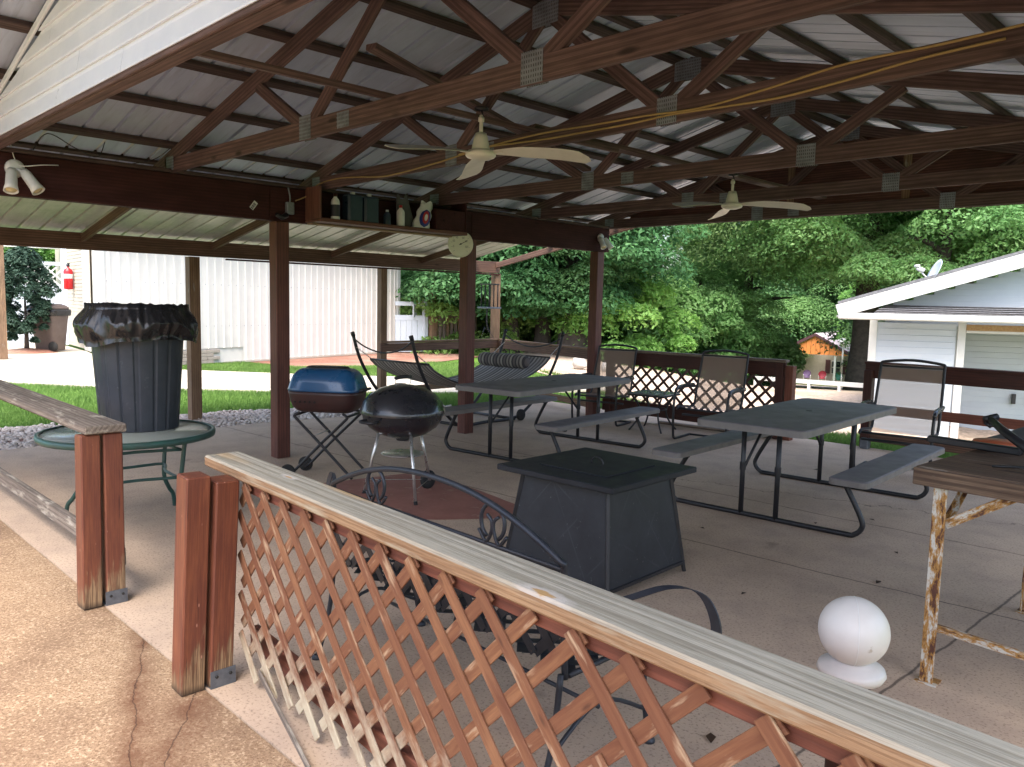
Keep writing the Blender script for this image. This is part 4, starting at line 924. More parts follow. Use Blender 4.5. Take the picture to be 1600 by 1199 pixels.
obj('firebox', rbox(.325, .22, [(.90, .60), (.93, .61), (.965, .645), (.985, .70), (.995, .76), (1.0, .788)]), M['burnt_red'], t)
mb = MB()
for k in range(5): mb.lathe([(.010, 0), (.010, .004), (0, .004)], 8, Matrix.Translation((-.22+k*.045, -.2095, .70)) @ Matrix.Rotation(PI/2, 4, 'X'))
obj('vent_holes', mb, M['rubber'], t)
mb = MB(); mb.tube(smooth_path([(.325, -.09, .80), (.37, -.07, .81), (.37, .07, .81), (.325, .09, .80)]), .012, 8); obj('handle', mb, M['black_metal'], t)
for y in (-.17, .17):
    for s in (-1, 1):
        obj('leg', MB().tube(smooth_path([(s*.20, y*.9, .60), (s*.24, y, .575), (s*.22, y, .54), (0, y+s*.01, .33), (-s*.29, y, .03)], 5), .0125, 8), M['black_metal'], t)
obj('leg_brace', MB().tube([(-.06, -.17, .40), (-.06, .17, .40)], .004, 6), M['chrome'], t)
obj('top_brace', MB().tube([(.24, -.17, .575), (.24, .17, .575)], .012, 8), M['black_metal'], t)
obj('top_brace', MB().tube([(-.24, -.17, .575), (-.24, .17, .575)], .012, 8), M['black_metal'], t)
for y in (-.19, .19): obj('wheel', MB().lathe([(0, -.015), (.06, -.015), (.068, -.008), (.068, .008), (.06, .015), (0, .015)], 20), M['rubber'], t, Matrix.Translation((-.30, y, .066)) @ Matrix.Rotation(PI/2, 4, 'X'))
place(t, (-6.33, 3.92, 0), R(36), 1.02)
# ------------------------------------------------------------------ kettle grill
t = thing('kettle_grill', 'black round kettle grill on three silver legs with an ash plate', 'grill', (0, 0, 0))
k_ = 1.0
obj('bowl', MB().lathe([(0, .50), (.10, .503), (.20, .535), (.28, .59), (.325, .65), (.338, .705), (.345, .715), (.345, .725), (.335, .727)], 40), M['kettle'], t)
obj('lid', MB().lathe([(.350, .705), (.352, .728), (.345, .745), (.325, .80), (.27, .865), (.19, .91), (.10, .935), (0, .942)], 40), M['kettle'], t)
obj('lid_vent', MB().lathe([(.05, .937), (.05, .95), (0, .952)], 16), M['chrome'], t, Matrix.Translation((-.02, -.05, -.006)))
obj('lid_handle', MB().tube(smooth_path([(-.075, 0, .93), (-.08, 0, .985), (.08, 0, .985), (.075, 0, .93)], 4), .004, 6), M['chrome'], t)
mb = MB(); mb.tube([(-.09, 0, 1.0), (-.03, 0, 1.006), (.03, 0, 1.006), (.09, 0, 1.0)], [.012, .015, .015, .012], 10); obj('lid_grip', mb, M['black_metal'], t)
for a, w in ((-60, 0), (65, 0), (180, 1)):
    a = R(a); c, s = math.cos(a), math.sin(a); z1 = .015 if not w else .08
    obj('leg', MB().tube([(.20*c, .20*s, .56), (.33*c, .33*s, z1)], .0135, 10), M['chrome'], t)
    if not w: obj('leg_cap', MB().tube([(.328*c, .328*s, .03), (.335*c, .335*s, .0)], .016, 10), M['rubber'], t)
obj('wheel', MB().lathe([(0, -.012), (.03, -.02), (.075, -.02), (.082, -.012), (.082, .012), (.075, .02), (.03, .02), (0, .012)], 24), M['rubber'], t, Matrix.Translation((-.34, 0, .082)) @ Matrix.Rotation(PI/2, 4, 'X') @ Matrix.Translation((0, 0, .03)))
obj('ash_plate', MB().lathe([(0, .355), (.17, .355), (.18, .365), (.178, .367), (0, .358)], 32), M['chrome'], t)
obj('ash_vent', MB().lathe([(0, .47), (.05, .475), (.06, .50), (0, .505)], 16), M['black_metal'], t)
mb = MB(); mb.tube(smooth_path([(.335, -.07, .67), (.41, -.06, .665), (.41, .06, .665), (.335, .07, .67)], 5), .012, 8); obj('side_handle', mb, M['black_metal'], t)
obj('wire_brace', MB().tube([(.16, -.28, .12), (-.32, 0, .09), (.13, .29, .12)], .003, 6), M['chrome'], t)
place(t, (-5.31, 4.0, 0), R(-83), 1.0)

# ------------------------------------------------------------------ picnic tables
def picnic():
    t = thing('picnic_table', '', 'picnic table', (0, 0, 0), 0, 'folding grey picnic tables')
    def top(name, cx, w, L, z0, z1, r_):
        def ring(ins): 
            pts = []
            for qx, qy, a0 in ((1, 1, 0), (-1, 1, 90), (-1, -1, 180), (1, -1, 270)):
                for k in range(5): a = R(a0+22.5*k); pts.append((cx+qx*(w/2-r_)+(r_-ins)*math.cos(a), qy*(L/2-r_)+(r_-ins)*math.sin(a)))
            return pts
        P = ring(0); Q = ring(.010); n = len(P); vs = [(x, y, z0) for x, y in P]+[(x, y, z1-.008) for x, y in P]+[(x, y, z1) for x, y in Q]
        mb = MB().add(vs[:2*n], [(i, (i+1) % n, n+(i+1) % n, n+i) for i in range(n)]+[tuple(range(n))[::-1]], False)
        e = obj(name+'_edge', mb, M['table_edge'], t)
        mb = MB().add(vs[n:], [(i, (i+1) % n, n+(i+1) % n, n+i) for i in range(n)]+[tuple(range(n, 2*n))], False); o = obj(name, mb, M['plastic_table'], t)
        e.parent = o; e.name = 'edge_band'; return o
    tp = top('table_top', 0, .86, 2.12, .70, .755, .06)
    obj('umbrella_cap', MB().lathe([(.026, .7555), (.024, .758), (0, .758)], 16), M['black_metal'], t, Matrix.Translation((0, .10, 0)))
    for s in (-1, 1): top('bench_seat', s*.715, .27, 2.02, .405, .452, .05)
    for q in (-1, 1):
        y = q*.80
        pts = [(-.70, y, .405), (-.66, y, .30), (-.70, y, .16), (-.76, y, .08), (-.72, y, .03), (-.60, y, .018), (.60, y, .018), (.72, y, .03), (.76, y, .08), (.70, y, .16), (.66, y, .30), (.70, y, .405)]
        pts = [(-.62, y, .405), (-.68, y, .30), (-.755, y, .16), (-.77, y, .09), (-.72, y, .03), (-.62, y, .019), (0, y, .019), (.62, y, .019), (.72, y, .03), (.77, y, .09), (.755, y, .16), (.68, y, .30), (.62, y, .405)]
        obj('skid_frame', MB().tube(smooth_path(pts, 4), .019, 10), M['black_metal'], t)
        for x in (-.14, .14): obj('leg', MB().tube([(x, y, .02), (x, y, .705)], .0195, 10), M['black_metal'], t)
        for x in (-.14,): obj('fold_brace', MB().tube([(x, y-q*.01, .36), (x, y-q*.38, .69)], .011, 8), M['black_metal'], t)
        for x in (-.715, .715): obj('bench_bracket', MB().cbox(.22, .03, .02, .003, Matrix.Translation((x, y, .395))), M['black_metal'], t)
        for x in (-.14, .14): obj('leg_collar', MB().lathe([(.024, .36), (.024, .42)], 12), M['black_metal'], t, Matrix.Translation((x, y, 0)))
    return t
p0 = picnic(); place(p0, (-3.02, 6.50, 0), R(3.5), 1.02); p0['label'] = 'grey folding picnic table with two benches, the one nearer the workbench on the right'
p1 = copy_tree(p0); place(p1, (-6.02, 6.55, 0), R(6), 1.02); p1['label'] = 'grey folding picnic table with two benches, the left one beside the middle post'

# ------------------------------------------------------------------ fire pit table
t = thing('fire_pit_table', 'square charcoal fire pit table with flared base and lidded top', 'fire pit', (0, 0, 0))
mb = MB(); w = .435; mb.cbox(2*w, 2*w, .035, .005, Matrix.Translation((0, 0, .642))); tp = obj('table_top', mb, M['firetop'], t)
obj('burner_lid', MB().cbox(.50, .50, .006, .002, Matrix.Translation((0, 0, .6635))), M['firetop'], t)
obj('lid_ring', MB().tube([(.045*math.cos(R(a)), 0, 0.667+.045*math.sin(R(a))) for a in range(0, 181, 15)], .005, 6), M['black_metal'], t)
b0, b1, zb0, zb1 = .395, .315, .045, .624
for k in range(4):
    m = Matrix.Rotation(k*PI/2, 4, 'Z')
    mb = MB(); mb.add([(-b0, -b0, zb0), (b0, -b0, zb0), (b1, -b1, zb1), (-b1, -b1, zb1), (-b0+.012, -b0+.012, zb0), (b0-.012, -b0+.012, zb0), (b1-.012, -b1+.012, zb1), (-b1+.012, -b1+.012, zb1)],
                      [(0, 1, 2, 3), (7, 6, 5, 4), (0, 4, 5, 1), (3, 2, 6, 7), (1, 5, 6, 2), (0, 3, 7, 4)]); obj('side_panel', mb, M['firepit'], t, m)
    mb = MB(); mb.beam((-b0-.003, -b0-.003, -.0+.0), (-b1-.003, -b1-.003, zb1), .022, .022, (1, 1, 0), .002); obj('corner_leg', mb, M['black_metal'], t, m)
    mb = MB(); mb.beam((-b0, -b0-.004, .06), (b0, -b0-.004, .06), .008, .02, c=.001); obj('bottom_trim', mb, M['black_metal'], t, m)
place(t, (-3.04, 3.77, 0), R(2), 1.0)

# ------------------------------------------------------------------ iron garden bench
t = thing('garden_bench', 'curly dark iron garden bench with lattice back behind the near fence', 'bench', (0, 0, 0))
W2 = .715      # local: x along bench, back at y=0, seat towards +y
def arc(x): return .80+.165*(1-(abs(x)/W2)**2.2)
top = [(-W2, 0, .775)]+[(x, -.01, arc(x)) for x in np.linspace(-W2, W2, 22)]+[(W2, 0, .775)]
obj('back_frame', MB().tube(smooth_path([(-W2, .02, .40), (-W2, .005, .6)]+top+[(W2, .005, .6), (W2, .02, .40)], 3), .012, 8), M['iron'], t)
obj('back_rail', MB().tube([(-W2, 0, .775), (W2, 0, .775)], .009, 8), M['iron'], t)
for sx in (-1, 1):
    cx = sx*.37; ccz = .862; rr = .066
    obj('scroll', MB().tube([(cx+rr*.95*math.cos(R(a)), -.005, ccz+rr*math.sin(R(a))) for a in range(-60, 246, 15)], .0075, 8), M['iron'], t)
    for q in (-1, 1):
        pts = [(cx+q*.075, -.005, ccz-.04), (cx+q*.035, -.005, ccz-.078), (cx+q*.008, -.005, ccz-.04), (cx+q*.006, -.005, ccz), (cx+q*.03, -.005, ccz+.022)]
        obj('scroll_curl', MB().tube(smooth_path(pts, 5), .0065, 8), M['iron'], t)
def strapwork(name, ox, fz, x0, x1, v0, v1, n):
    st = (x1-x0)/n; hgt_ = v1-v0
    for s_ in (1, -1):
        for i in range(-int(hgt_/st)-1, n+int(hgt_/st)+2):
            xa = x0+i*st; xb = xa+s_*hgt_; lo, hi = 0, 1
            c = sorted(((x0-xa)/(xb-xa), (x1-xa)/(xb-xa))); lo, hi = max(0, c[0]), min(1, c[1])
            if hi-lo < .1: continue
            p = fz(xa+(xb-xa)*lo, v0+hgt_*lo, s_); q = fz(xa+(xb-xa)*hi, v0+hgt_*hi, s_)
            nrm = fz(0, v0, 9)-fz(0, v0, 0)
            mb = MB().cbox((q-p).length, .036, .003, .0005); obj(name, mb, M['iron'], t, frame(p, q, nrm))
strapwork('back_strap', 0, lambda x, v, s_: V((x, .004+s_*.0025, v)), -W2, W2, .45, .77, 11)
strapwork('seat_strap', 0, lambda x, v, s_: V((x, v, .405+s_*.0025)), -W2, W2, .05, .47, 12)
obj('seat_frame', MB().tube(smooth_path([(-W2, .04, .405), (-W2, .46, .41), (-W2+.02, .485, .40), (W2-.02, .485, .40), (W2, .46, .41), (W2, .04, .405)], 4), .011, 8), M['iron'], t)
for sx in (-1, 1):
    x = sx*(W2+.015)
    mb = MB(); f_ = sx*.42; pts = smooth_path([(x, .0, .66), (x+f_*.35, .09, .70), (x+f_*.65, .17, .76), (x+f_*.88, .21, .755), (x+f_*1.0, .22, .67), (x+f_*.99, .21, .58), (x+f_*.9, .20, .55)], 6)
    n = len(pts); vs = []; fs = []
    for i, p in enumerate(pts):
        d = (pts[min(i+1, n-1)]-pts[max(i-1, 0)]).normalized(); nn = V((1, 0, 0)).cross(d)
        for a, b in ((-.018, -.003), (.018, -.003), (.018, .003), (-.018, .003)): vs.append(p+V((a, 0, 0))+nn*b)
    for i in range(n-1):
        for j in range(4): fs.append((4*i+j, 4*i+(j+1) % 4, 4*i+4+(j+1) % 4, 4*i+4+j))
    mb.add(vs, fs); obj('armrest', mb, M['iron'], t)
    obj('arm_support', MB().tube(smooth_path([(x+sx*.30, .15, .64), (x+sx*.2, .2, .52), (x, .30, .41)], 4), .009, 8), M['iron'], t)
    obj('leg', MB().tube(smooth_path([(sx*W2, .0, .42), (sx*W2, -.03, .2), (sx*W2, -.09, .0)], 4), .011, 8), M['iron'], t)
    obj('leg', MB().tube(smooth_path([(sx*W2, .45, .42), (sx*W2, .46, .2), (sx*W2, .50, .0)], 4), .011, 8), M['iron'], t)
    obj('leg_brace', MB().tube(smooth_path([(sx*W2, -.05, .14), (sx*W2, .2, .26), (sx*W2, .47, .14)], 5), .008, 8), M['iron'], t)
    for y in (-.09, .50): obj('foot', MB().lathe([(.0, 0), (.024, 0), (.024, .01), (.012, .02)], 12), M['iron'], t, Matrix.Translation((sx*W2, y, 0)))
obj('cross_brace', MB().tube([(-W2, .2, .24), (W2, .2, .24)], .008, 8), M['iron'], t)
place(t, (-2.38, 1.93, 0), R(-1.5), 1.0)

# ------------------------------------------------------------------ sling chairs and side table
def chair():
    t = thing('patio_chair', '', 'chair', (0, 0, 0), 0, 'brown mesh sling chairs round the patio')   # faces -y, back at +y
    W = .305
    side = lambda s: [(s*W, -.27, .385), (s*W, -.22, .415), (s*W, .0, .40), (s*W, .17, .385), (s*W, .235, .43), (s*(W+.0), .29, .62), (s*(W-.005), .36, .86), (s*(W-.01), .41, 1.04)]
    obj('frame', MB().tube(smooth_path(side(-1), 4)+[V(p) for p in smooth_path([(-W+.01, .41, 1.04), (-W+.04, .418, 1.066), (0, .43, 1.092), (W-.04, .418, 1.066), (W-.01, .41, 1.04)], 4)][1:]+smooth_path(side(1), 4)[::-1][1:], .0145, 8), M['black_metal'], t)
    sp = smooth_path(side(0)[1:], 5)
    def sf(u, v):
        f = u*(len(sp)-1); i = min(int(f), len(sp)-2); p = sp[i].lerp(sp[i+1], f-i); x = (v-.5)*2*(W-.012); sag = .018*(1-(2*v-1)**2)*math.sin(PI*min(1, u*1.0+.05)); return (x, p.y+sag*.5, p.z-sag*.6)
    n = len(sp)
    obj('sling', MB().grid(sf, 30, 8), M['sling'], t)
    def hem(u0, u1): return MB().grid(lambda u, v: tuple(V(sf(u0+(u1-u0)*u, v))+V((0, -.003, .003))), 3, 8)
    obj('sling_hem', hem(.95, .985), M['table_edge'], t)
    obj('back_bar', MB().tube([(-W+.012, .404, 1.02), (W-.012, .404, 1.02)], .010, 8), M['black_metal'], t)
    obj('seat_bar', MB().tube([(-W, -.24, .395), (W, -.24, .395)], .012, 8), M['black_metal'], t)
    for s in (-1, 1):
        x = s*(W+.035)
        obj('leg_frame', MB().tube(smooth_path([(x, .20, .02), (x, -.16, .018), (x, -.25, .03), (x, -.275, .10), (x, -.29, .35), (x, -.27, .54), (x, -.22, .615), (x, -.1, .635), (x, .10, .64), (x-s*.02, .30, .63)], 5), .0155, 8), M['black_metal'], t)
        mb = MB(); pts = smooth_path([(x, -.25, .60), (x, -.18, .642), (x, -.02, .655), (x, .16, .655), (x-s*.01, .26, .648)], 5)
        mb.tube(pts, [.014]+[.02]*(len(pts)-2)+[.014], 8); mb.v = [(vx, vy, vz+.004) for vx, vy, vz in mb.v]; obj('armrest', mb, M['chair_arm'], t)
    obj('base_bar', MB().tube([(-W-.035, .20, .02), (W+.035, .20, .02)], .013, 8), M['black_metal'], t)
    obj('rocker_spring', MB().tube([(-W-.03, -.05, .30), (W+.03, -.05, .30)], .014, 8), M['black_metal'], t)
    return t
M['chair_arm'] = plain('bronze_arm', (.05, .048, .05), (.08, .078, .08), .25, .5)
c0 = chair(); place(c0, (-5.18, 8.56, 0), R(8), 1.0); c0['label'] = 'brown mesh sling chair with arched back, in the middle against the dark lattice fence'
c1 = copy_tree(c0); place(c1, (-2.93, 8.48, 0), R(8), 1.03); c1['label'] = 'brown mesh sling chair at the right behind the picnic table, pale siding showing through'
c2 = copy_tree(c0); place(c2, (-6.92, 8.66, 0), R(12), .98); c2['label'] = 'brown mesh sling chair beside the far corner post, left of the small glass table'
t = thing('side_table', 'small square glass-topped side table between two sling chairs', 'table', (0, 0, 0))
obj('table_top', MB().cbox(.50, .50, .018, .004, Matrix.Translation((0, 0, .49))), M['glass_dark'] if 'glass_dark' in M else plain('frosted_table_glass', (.16, .18, .18), (.20, .22, .22), .18), t)
obj('rim', MB().cbox(.53, .53, .022, .004, Matrix.Translation((0, 0, .472))), M['black_metal'], t)
for sx in (-1, 1):
    for sy in (-1, 1): obj('leg', MB().tube(smooth_path([(sx*.21, sy*.21, .465), (sx*.13, sy*.13, .28), (sx*.15, sy*.15, .14), (sx*.23, sy*.23, .0)], 4), .012, 8), M['black_metal'], t)
obj('leg_ring', MB().tube([(.17*math.cos(R(a)), .17*math.sin(R(a)), .28) for a in range(0, 360, 20)], .008, 6, closed=True), M['black_metal'], t)
place(t, (-6.12, 8.72, 0), R(10), 1)

# ------------------------------------------------------------------ hammock
hx = thing('hammock', 'striped fabric hammock on a dark curved steel stand behind the middle post', 'hammock', (0, 0, 0))
HA, HB = 1.46, .56
for s in (-1, 1):
    for q in (-1, 1):
        pts = smooth_path([(s*HA, q*HB, 1.18), (s*(HA-.12), q*HB, .85), (s*(HA-.38), q*(HB-.02), .45), (s*(HA-.75), q*(HB-.06), .12), (s*(HA-1.0), q*(HB-.10), .03), (0, q*(HB-.12), .03)], 5)
        obj('stand_tube', MB().tube(pts, .021, 10), M['black_metal'], hx); obj('tube_cap', MB().tube([(s*(HA-.005), q*HB, 1.165), (s*(HA+.015), q*HB, 1.215)], .027, 10), M['black_metal'], hx)
    obj('spreader', MB().tube(smooth_path([(s*HA, -HB, 1.14), (s*(HA-.02), -HB*.6, 1.035), (s*(HA-.03), 0, .98), (s*(HA-.02), HB*.6, 1.035), (s*HA, HB, 1.14)], 5), .010, 8), M['black_metal'], hx)
    obj('bed_bar', MB().tube([(s*(HA-.28), -.56, .86), (s*(HA-.28), .56, .86)], .013, 8), M['black_metal'], hx)
    for q in (-1, 1):
        mb = MB(); a = V((s*(HA-.04), q*(HB-.02), 1.02)); b = V((s*(HA-.28), q*.54, .865))
        for k in range(7): mb.tube([a.lerp(b, k/7), a.lerp(b, (k+.8)/7)], .006, 5)
        obj('chain', mb, M['chrome'], hx)
    obj('floor_bar', MB().tube([(s*.5, -.5, .03), (s*.5, .5, .03)], .02, 8), M['black_metal'], hx)
def hamf(u, v):
    x = (u-.5)*2*(HA-.28); return (x, (v-.5)*1.12, .86-.34*(1-(2*u-1)**2)**.8-.05*(1-(2*v-1)**2)*math.sin(PI*u))
mb = MB().grid(hamf, 30, 10); mb.grid(lambda u, v: tuple(V(hamf(u, v))-V((0, 0, .012))), 30, 10); obj('hammock_bed', mb, M['hammock'], hx)
for q in (0, 1):
    obj('bed_edge', MB().tube([V(hamf(u, q))-V((0, 0, .005)) for u in np.linspace(0, 1, 30)], .011, 6), M['grey_cover'], hx)
for y in (-.5, .5): obj('wheel', MB().lathe([(0, -.02), (.07, -.025), (.08, -.015), (.08, .015), (.07, .025), (0, .02)], 20), M['rubber'], hx, Matrix.Translation((.60, y*1.06, .08)) @ Matrix.Rotation(PI/2, 4, 'X'))
pr_ = [(0, -.47), (.05, -.465), (.085, -.43), (.10, -.38)]+[(.10+.004*math.cos(k*.9), -.38+k*.04) for k in range(1, 19)]+[(.10, .38), (.085, .43), (.05, .465), (0, .47)]
pil = MB().lathe(pr_, 20, Matrix.Rotation(PI/2, 4, 'X')); mp = Matrix.Translation((.80, 0, .80))
o = tag(obj('bolster_pillow', pil, M['pillow']), 'striped round bolster pillow lying on the raised end of the hammock', 'pillow')
hm = Matrix.Translation((-8.24, 7.25, 0)) @ Matrix.Rotation(R(94), 4, 'Z'); hx.matrix_basis = hm; o.matrix_basis = hm @ mp

# ------------------------------------------------------------------ workbench with clutter
t = thing('workbench', 'old workbench with stained board top and rusty white steel legs', 'workbench', (-.5, 4.2, 0))
mw = Matrix.Translation((-1.20, 3.70, 0)) @ Matrix.Rotation(R(-4), 4, 'Z')
def wb(name, a, b, w, h, mat, upv=(0, 0, 1), c=.003): return plank(name, mw @ V(a), mw @ V(b), w, h, mat, t, upv, c)
for k in range(5): wb('top_board', (-.0, .145+k*.285, .945), (1.9, .145+k*.285, .945), .282, .042, M['rust_board'])
wb('apron', (0, -.012, .925), (1.9, -.012, .925), .02, .075, M['rust_board'])
for x, y in ((.10, .05), (.10, 1.35), (1.75, .05), (1.75, 1.35)):
    p, q = mw @ V((x, y, 0)), mw @ V((x, y, .92)); mb = MB(); mb.cbox(.92, .055, .006, .001, Matrix.Translation((0, 0, -.026))); mb.cbox(.92, .006, .052, .001, Matrix.Translation((0, -.0245, 0)))
    obj('leg', mb, M['rusty'], t, frame(p, q, (1, 0, 0) if y > 1 else (0, 1, 0)))
    mb = MB(); mb.cbox(.09, .09, .006, .001, Matrix.Translation(mw @ V((x, y, .003)))); obj('foot_plate', mb, M['rusty'], t)
wb('cross_brace', (.12, .05, .72), (.42, .05, .92), .006, .04, M['rusty'], (0, 0, 1)); wb('cross_brace', (.12, 1.3, .72), (.42, 1.3, .92), .006, .04, M['rusty'])
wb('cross_brace', (.10, .10, .70), (.10, .42, .92), .04, .006, M['rusty'])
wb('stretcher', (.10, .06, .25), (1.75, -.02, .25), .03, .03, M['rusty'])
wb('stretcher', (.10, 1.35, .25), (1.75, 1.35, .25), .03, .03, M['rusty'])
t = thing('folded_cover', 'dark grey board and cover propped on the workbench at the right edge', 'cover', (-.6, 4.7, .97))
def coverf(u, v): 
    x = -1.22+u*1.3; y = 4.42+v*.55; w = mnoise.noise(V((x*3, y*3, 0))); return (x+.05*v, y, .985+.40*min(1, u*1.35)**.9*(.25+.75*v)+.03*w*min(1, u*4))
mb = MB().grid(coverf, 20, 12); mb.grid(lambda u, v: tuple(V(coverf(u, v))-V((0, 0, .008))), 20, 12); obj('cover_sheet', mb, M['grey_cover'], t, org=(-.6, 4.7, .97))
o = tag(obj('black_bar', MB().beam((-1.35, 4.33, 1.0), (-.93, 4.27, 1.0), .04, .035, c=.006), M['black_metal']), 'square black bar lying near the left edge of the workbench', 'bar')
t = thing('hand_pruner', 'long black-handled tool leaning across the clutter on the workbench', 'tool', (-.7, 4.2, 1.0))
obj('handle', MB().tube([(-1.11, 4.43, 1.12), (-1.0, 4.24, 1.09), (-.80, 3.98, 1.03)], [.016, .02, .022], 8), M['black_metal'], t)
obj('tool_head', MB().tube([(-1.13, 4.42, 1.115), (-1.09, 4.47, 1.13)], .018, 8).tube([(-1.13, 4.43, 1.10), (-1.10, 4.41, 1.085)], .010, 8), M['black_metal'], t)
t = thing('orange_lid', 'flat orange plastic lid on the workbench clutter', 'lid', (-.72, 4.15, 1.01))
obj('lid_disc', MB().lathe([(0, 0), (.10, 0), (.105, .008), (.10, .016), (0, .02)], 24), M['orange_plastic'], t, Matrix.Translation((-1.07, 4.42, 1.0)))
for p_, lb in (((.22, .25), 'thin dark cable strewn across the workbench top near its corner'), ((.5, .12), 'loose dark cable over the front of the workbench top')):
    a = mw @ V((p_[0], p_[1], .972)); cord('cable', [a, a+V((.15, .02, .01)), a+V((.32, -.05, .0)), a+V((.5, .0, .01)), a+V((.75, -.08, .0))], .006, M['black_cord'], lb, 'cable')
t = thing('power_tool', 'small dark power tool lying on the workbench near the right edge', 'tool', (-.55, 3.85, .97))
obj('tool_body', MB().tube([mw @ V((.52, .30, 1.0)), mw @ V((.72, .24, 1.01))], [.03, .036], 10), M['black_metal'], t); obj('tool_grip', MB().tube([mw @ V((.70, .24, 1.0)), mw @ V((.80, .13, .99))], [.024, .02], 8), M['burnt_red'], t)
# finial post
t = thing('finial_post', 'white ball finial on a collar, standing just behind the near rail', 'finial', (-.72, 1.88, 0))
obj('post', MB().lathe([(.045, .0), (.045, .775)], 20), M['fence_dark'], t, Matrix.Translation((-.72, 1.88, 0)))
obj('collar', MB().lathe([(.0, .758), (.05, .760), (.072, .770), (.078, .782), (.074, .794), (.055, .803), (.036, .808), (.032, .82), (.034, .83)], 32), M['ball'], t, Matrix.Translation((-.72, 1.88, 0)))
obj('ball', MB().lathe([(.080*math.sin(R(a)), .880-.080*math.cos(R(a))) for a in range(15, 181, 5)], 40), M['ball'], t, Matrix.Translation((-.72, 1.88, 0)))
obj('ball_seam', MB().tube([(.0803*math.cos(R(a)), 0, .880+.0803*math.sin(R(a))) for a in range(0, 360, 8)], .0006, 4, closed=True), M['white_plastic'], t, Matrix.Translation((-.72, 1.88, 0)) @ Matrix.Rotation(R(-60), 4, 'Z'))
t = thing('feed_sack', 'corner of a pale plastic sack on the floor at the bottom right edge', 'sack', (-.1, 1.9, 0))
obj('sack_body', MB().grid(lambda u, v: (-.13+.3*(u-.0)+.03*math.sin(v*9), 1.72+.5*v, .40*math.sin(PI*min(1, v*1.0))*(.5+.5*math.sin(PI*min(1, .15+u)))+.01), 12, 14), M['white_plastic'], t, org=(0, 1.9, 0))

# ------------------------------------------------------------------ wind chime by the lean-to corner
t = thing('wind_chime', 'black hanging wind chime with square tray at the lean-to corner post', 'wind chime', (-10.2, 9.62, 1.0))
c_ = V((-10.22, 9.55, 0))
mb = MB(); mb.box(c_.x-.12, c_.x+.12, c_.y-.12, c_.y+.12, 1.93, 1.95, .003); obj('chime_top', mb, M['black_metal'], t)
mb = MB(); mb.box(c_.x-.15, c_.x+.15, c_.y-.15, c_.y+.15, 1.52, 1.55, .004); obj('chime_tray', mb, M['galv'], t)
for dx in (-.1, 0, .1):
    for dy in (-.1, .1): obj('chime_rod', MB().tube([(c_.x+dx, c_.y+dy, 1.93), (c_.x+dx, c_.y+dy, 1.55)], .010, 6), M['black_metal'], t)
obj('chime_pole', MB().tube(smooth_path([(c_.x, c_.y-.05, 1.52), (c_.x, c_.y-.05, 1.25), (c_.x+.03, c_.y, 1.1)], 4), .012, 6), M['black_metal'], t)
obj('chime_triangle', MB().tube([(c_.x, c_.y-.1, 1.2), (c_.x+.02, c_.y+.1, 1.02), (c_.x-.02, c_.y-.16, 1.02), (c_.x, c_.y-.1, 1.2)], .007, 6), M['black_metal'], t)
obj('hanger', MB().tube([(c_.x, c_.y, 1.95), (c_.x, c_.y, 2.14)], .006, 6), M['black_metal'], t)

# ------------------------------------------------------------------ white metal building
bA_ = V((-23.9, 7.55, 0)); sA, sB = V((-18.21, 5.62, 0)), V((-20.72, 15.42, 0)); sd_ = (sB-sA).normalized(); sn = V((sd_.y, -sd_.x, 0))      # sn faces the pavilion
SL = (sB-sA).length
t = thing('metal_shed', 'long cream white building clad in vertical ribbed metal panels beyond the walkway', 'shed', tuple((sA+sB)/2))
def shed_sheet(x0, w, z0, z1):
    pr = [(0, 0)]; nr = max(2, int(round(w/.23)))
    for k in range(nr):
        c = (k+.5)*w/nr; pr += [(c-.035, 0), (c-.02, .022), (c+.02, .022), (c+.035, 0)]
    pr.append((w-.003, 0)); n = len(pr); vs = []
    for z_ in (z0, z1):
        for d in (0, .004): vs += [sA+sd_*(x0+x)+sn*(y+d)+V((0, 0, z_)) for x, y in pr]
    fs = []
    for i in range(n-1): fs += [(n+i, n+i+1, 3*n+i+1, 3*n+i), (i, 2*n+i, 2*n+i+1, i+1), (i, i+1, n+i+1, n+i)]
    obj('wall_panel', MB().add(vs, fs), M['shed_metal'], t, org=tuple(sA+sd_*(x0+w/2)+V((0, 0, z0))))
x = .25; k = 0
while x < SL-.3:
    w = min(.914, SL-.12-x); shed_sheet(x, w, .02 if x > 3.3 else .36, 3.15); x += w; k += 1
plank('corner_trim', sA+sd_*.12+sn*.02+V((0, 0, .05)), sA+sd_*.12+sn*.02+V((0, 0, 3.15)), .24, .05, M['trim_white'], t, sn)
plank('corner_trim', sB-sd_*.05+sn*.02+V((0, 0, .0)), sB-sd_*.05+sn*.02+V((0, 0, 3.15)), .13, .05, M['trim_white'], t, sn)
plank('base_trim', sA+sd_*3.3+sn*.035+V((0, 0, .0)), sB+sn*.035+V((0, 0, .0)), .03, .05, M['cream_wall'], t)
for r_ in range(4):
    for c_ in range(8):
        a = sA+sd_*(.3+c_*.385+(.19 if r_ % 2 else 0))+sn*.01+V((0, 0, .04+r_*.083))
        if .3+c_*.385+(.19 if r_ % 2 else 0)+.375 < 3.32: plank('foundation_block', a, a+sd_*.375, .06, .075, M['brick'], t)
mb = MB()
for zz in (.9, 1.9, 2.8):
    for k in range(44):
        p = sA+sd_*(.3+k*.228)+sn*.006+V((0, 0, zz))
        mb.lathe([(.012, 0), (.008, .006), (0, .008)], 6, Matrix.Translation(p) @ sn.to_track_quat('Z', 'Y').to_matrix().to_4x4())
obj('panel_screws', mb, M['plate'], t)
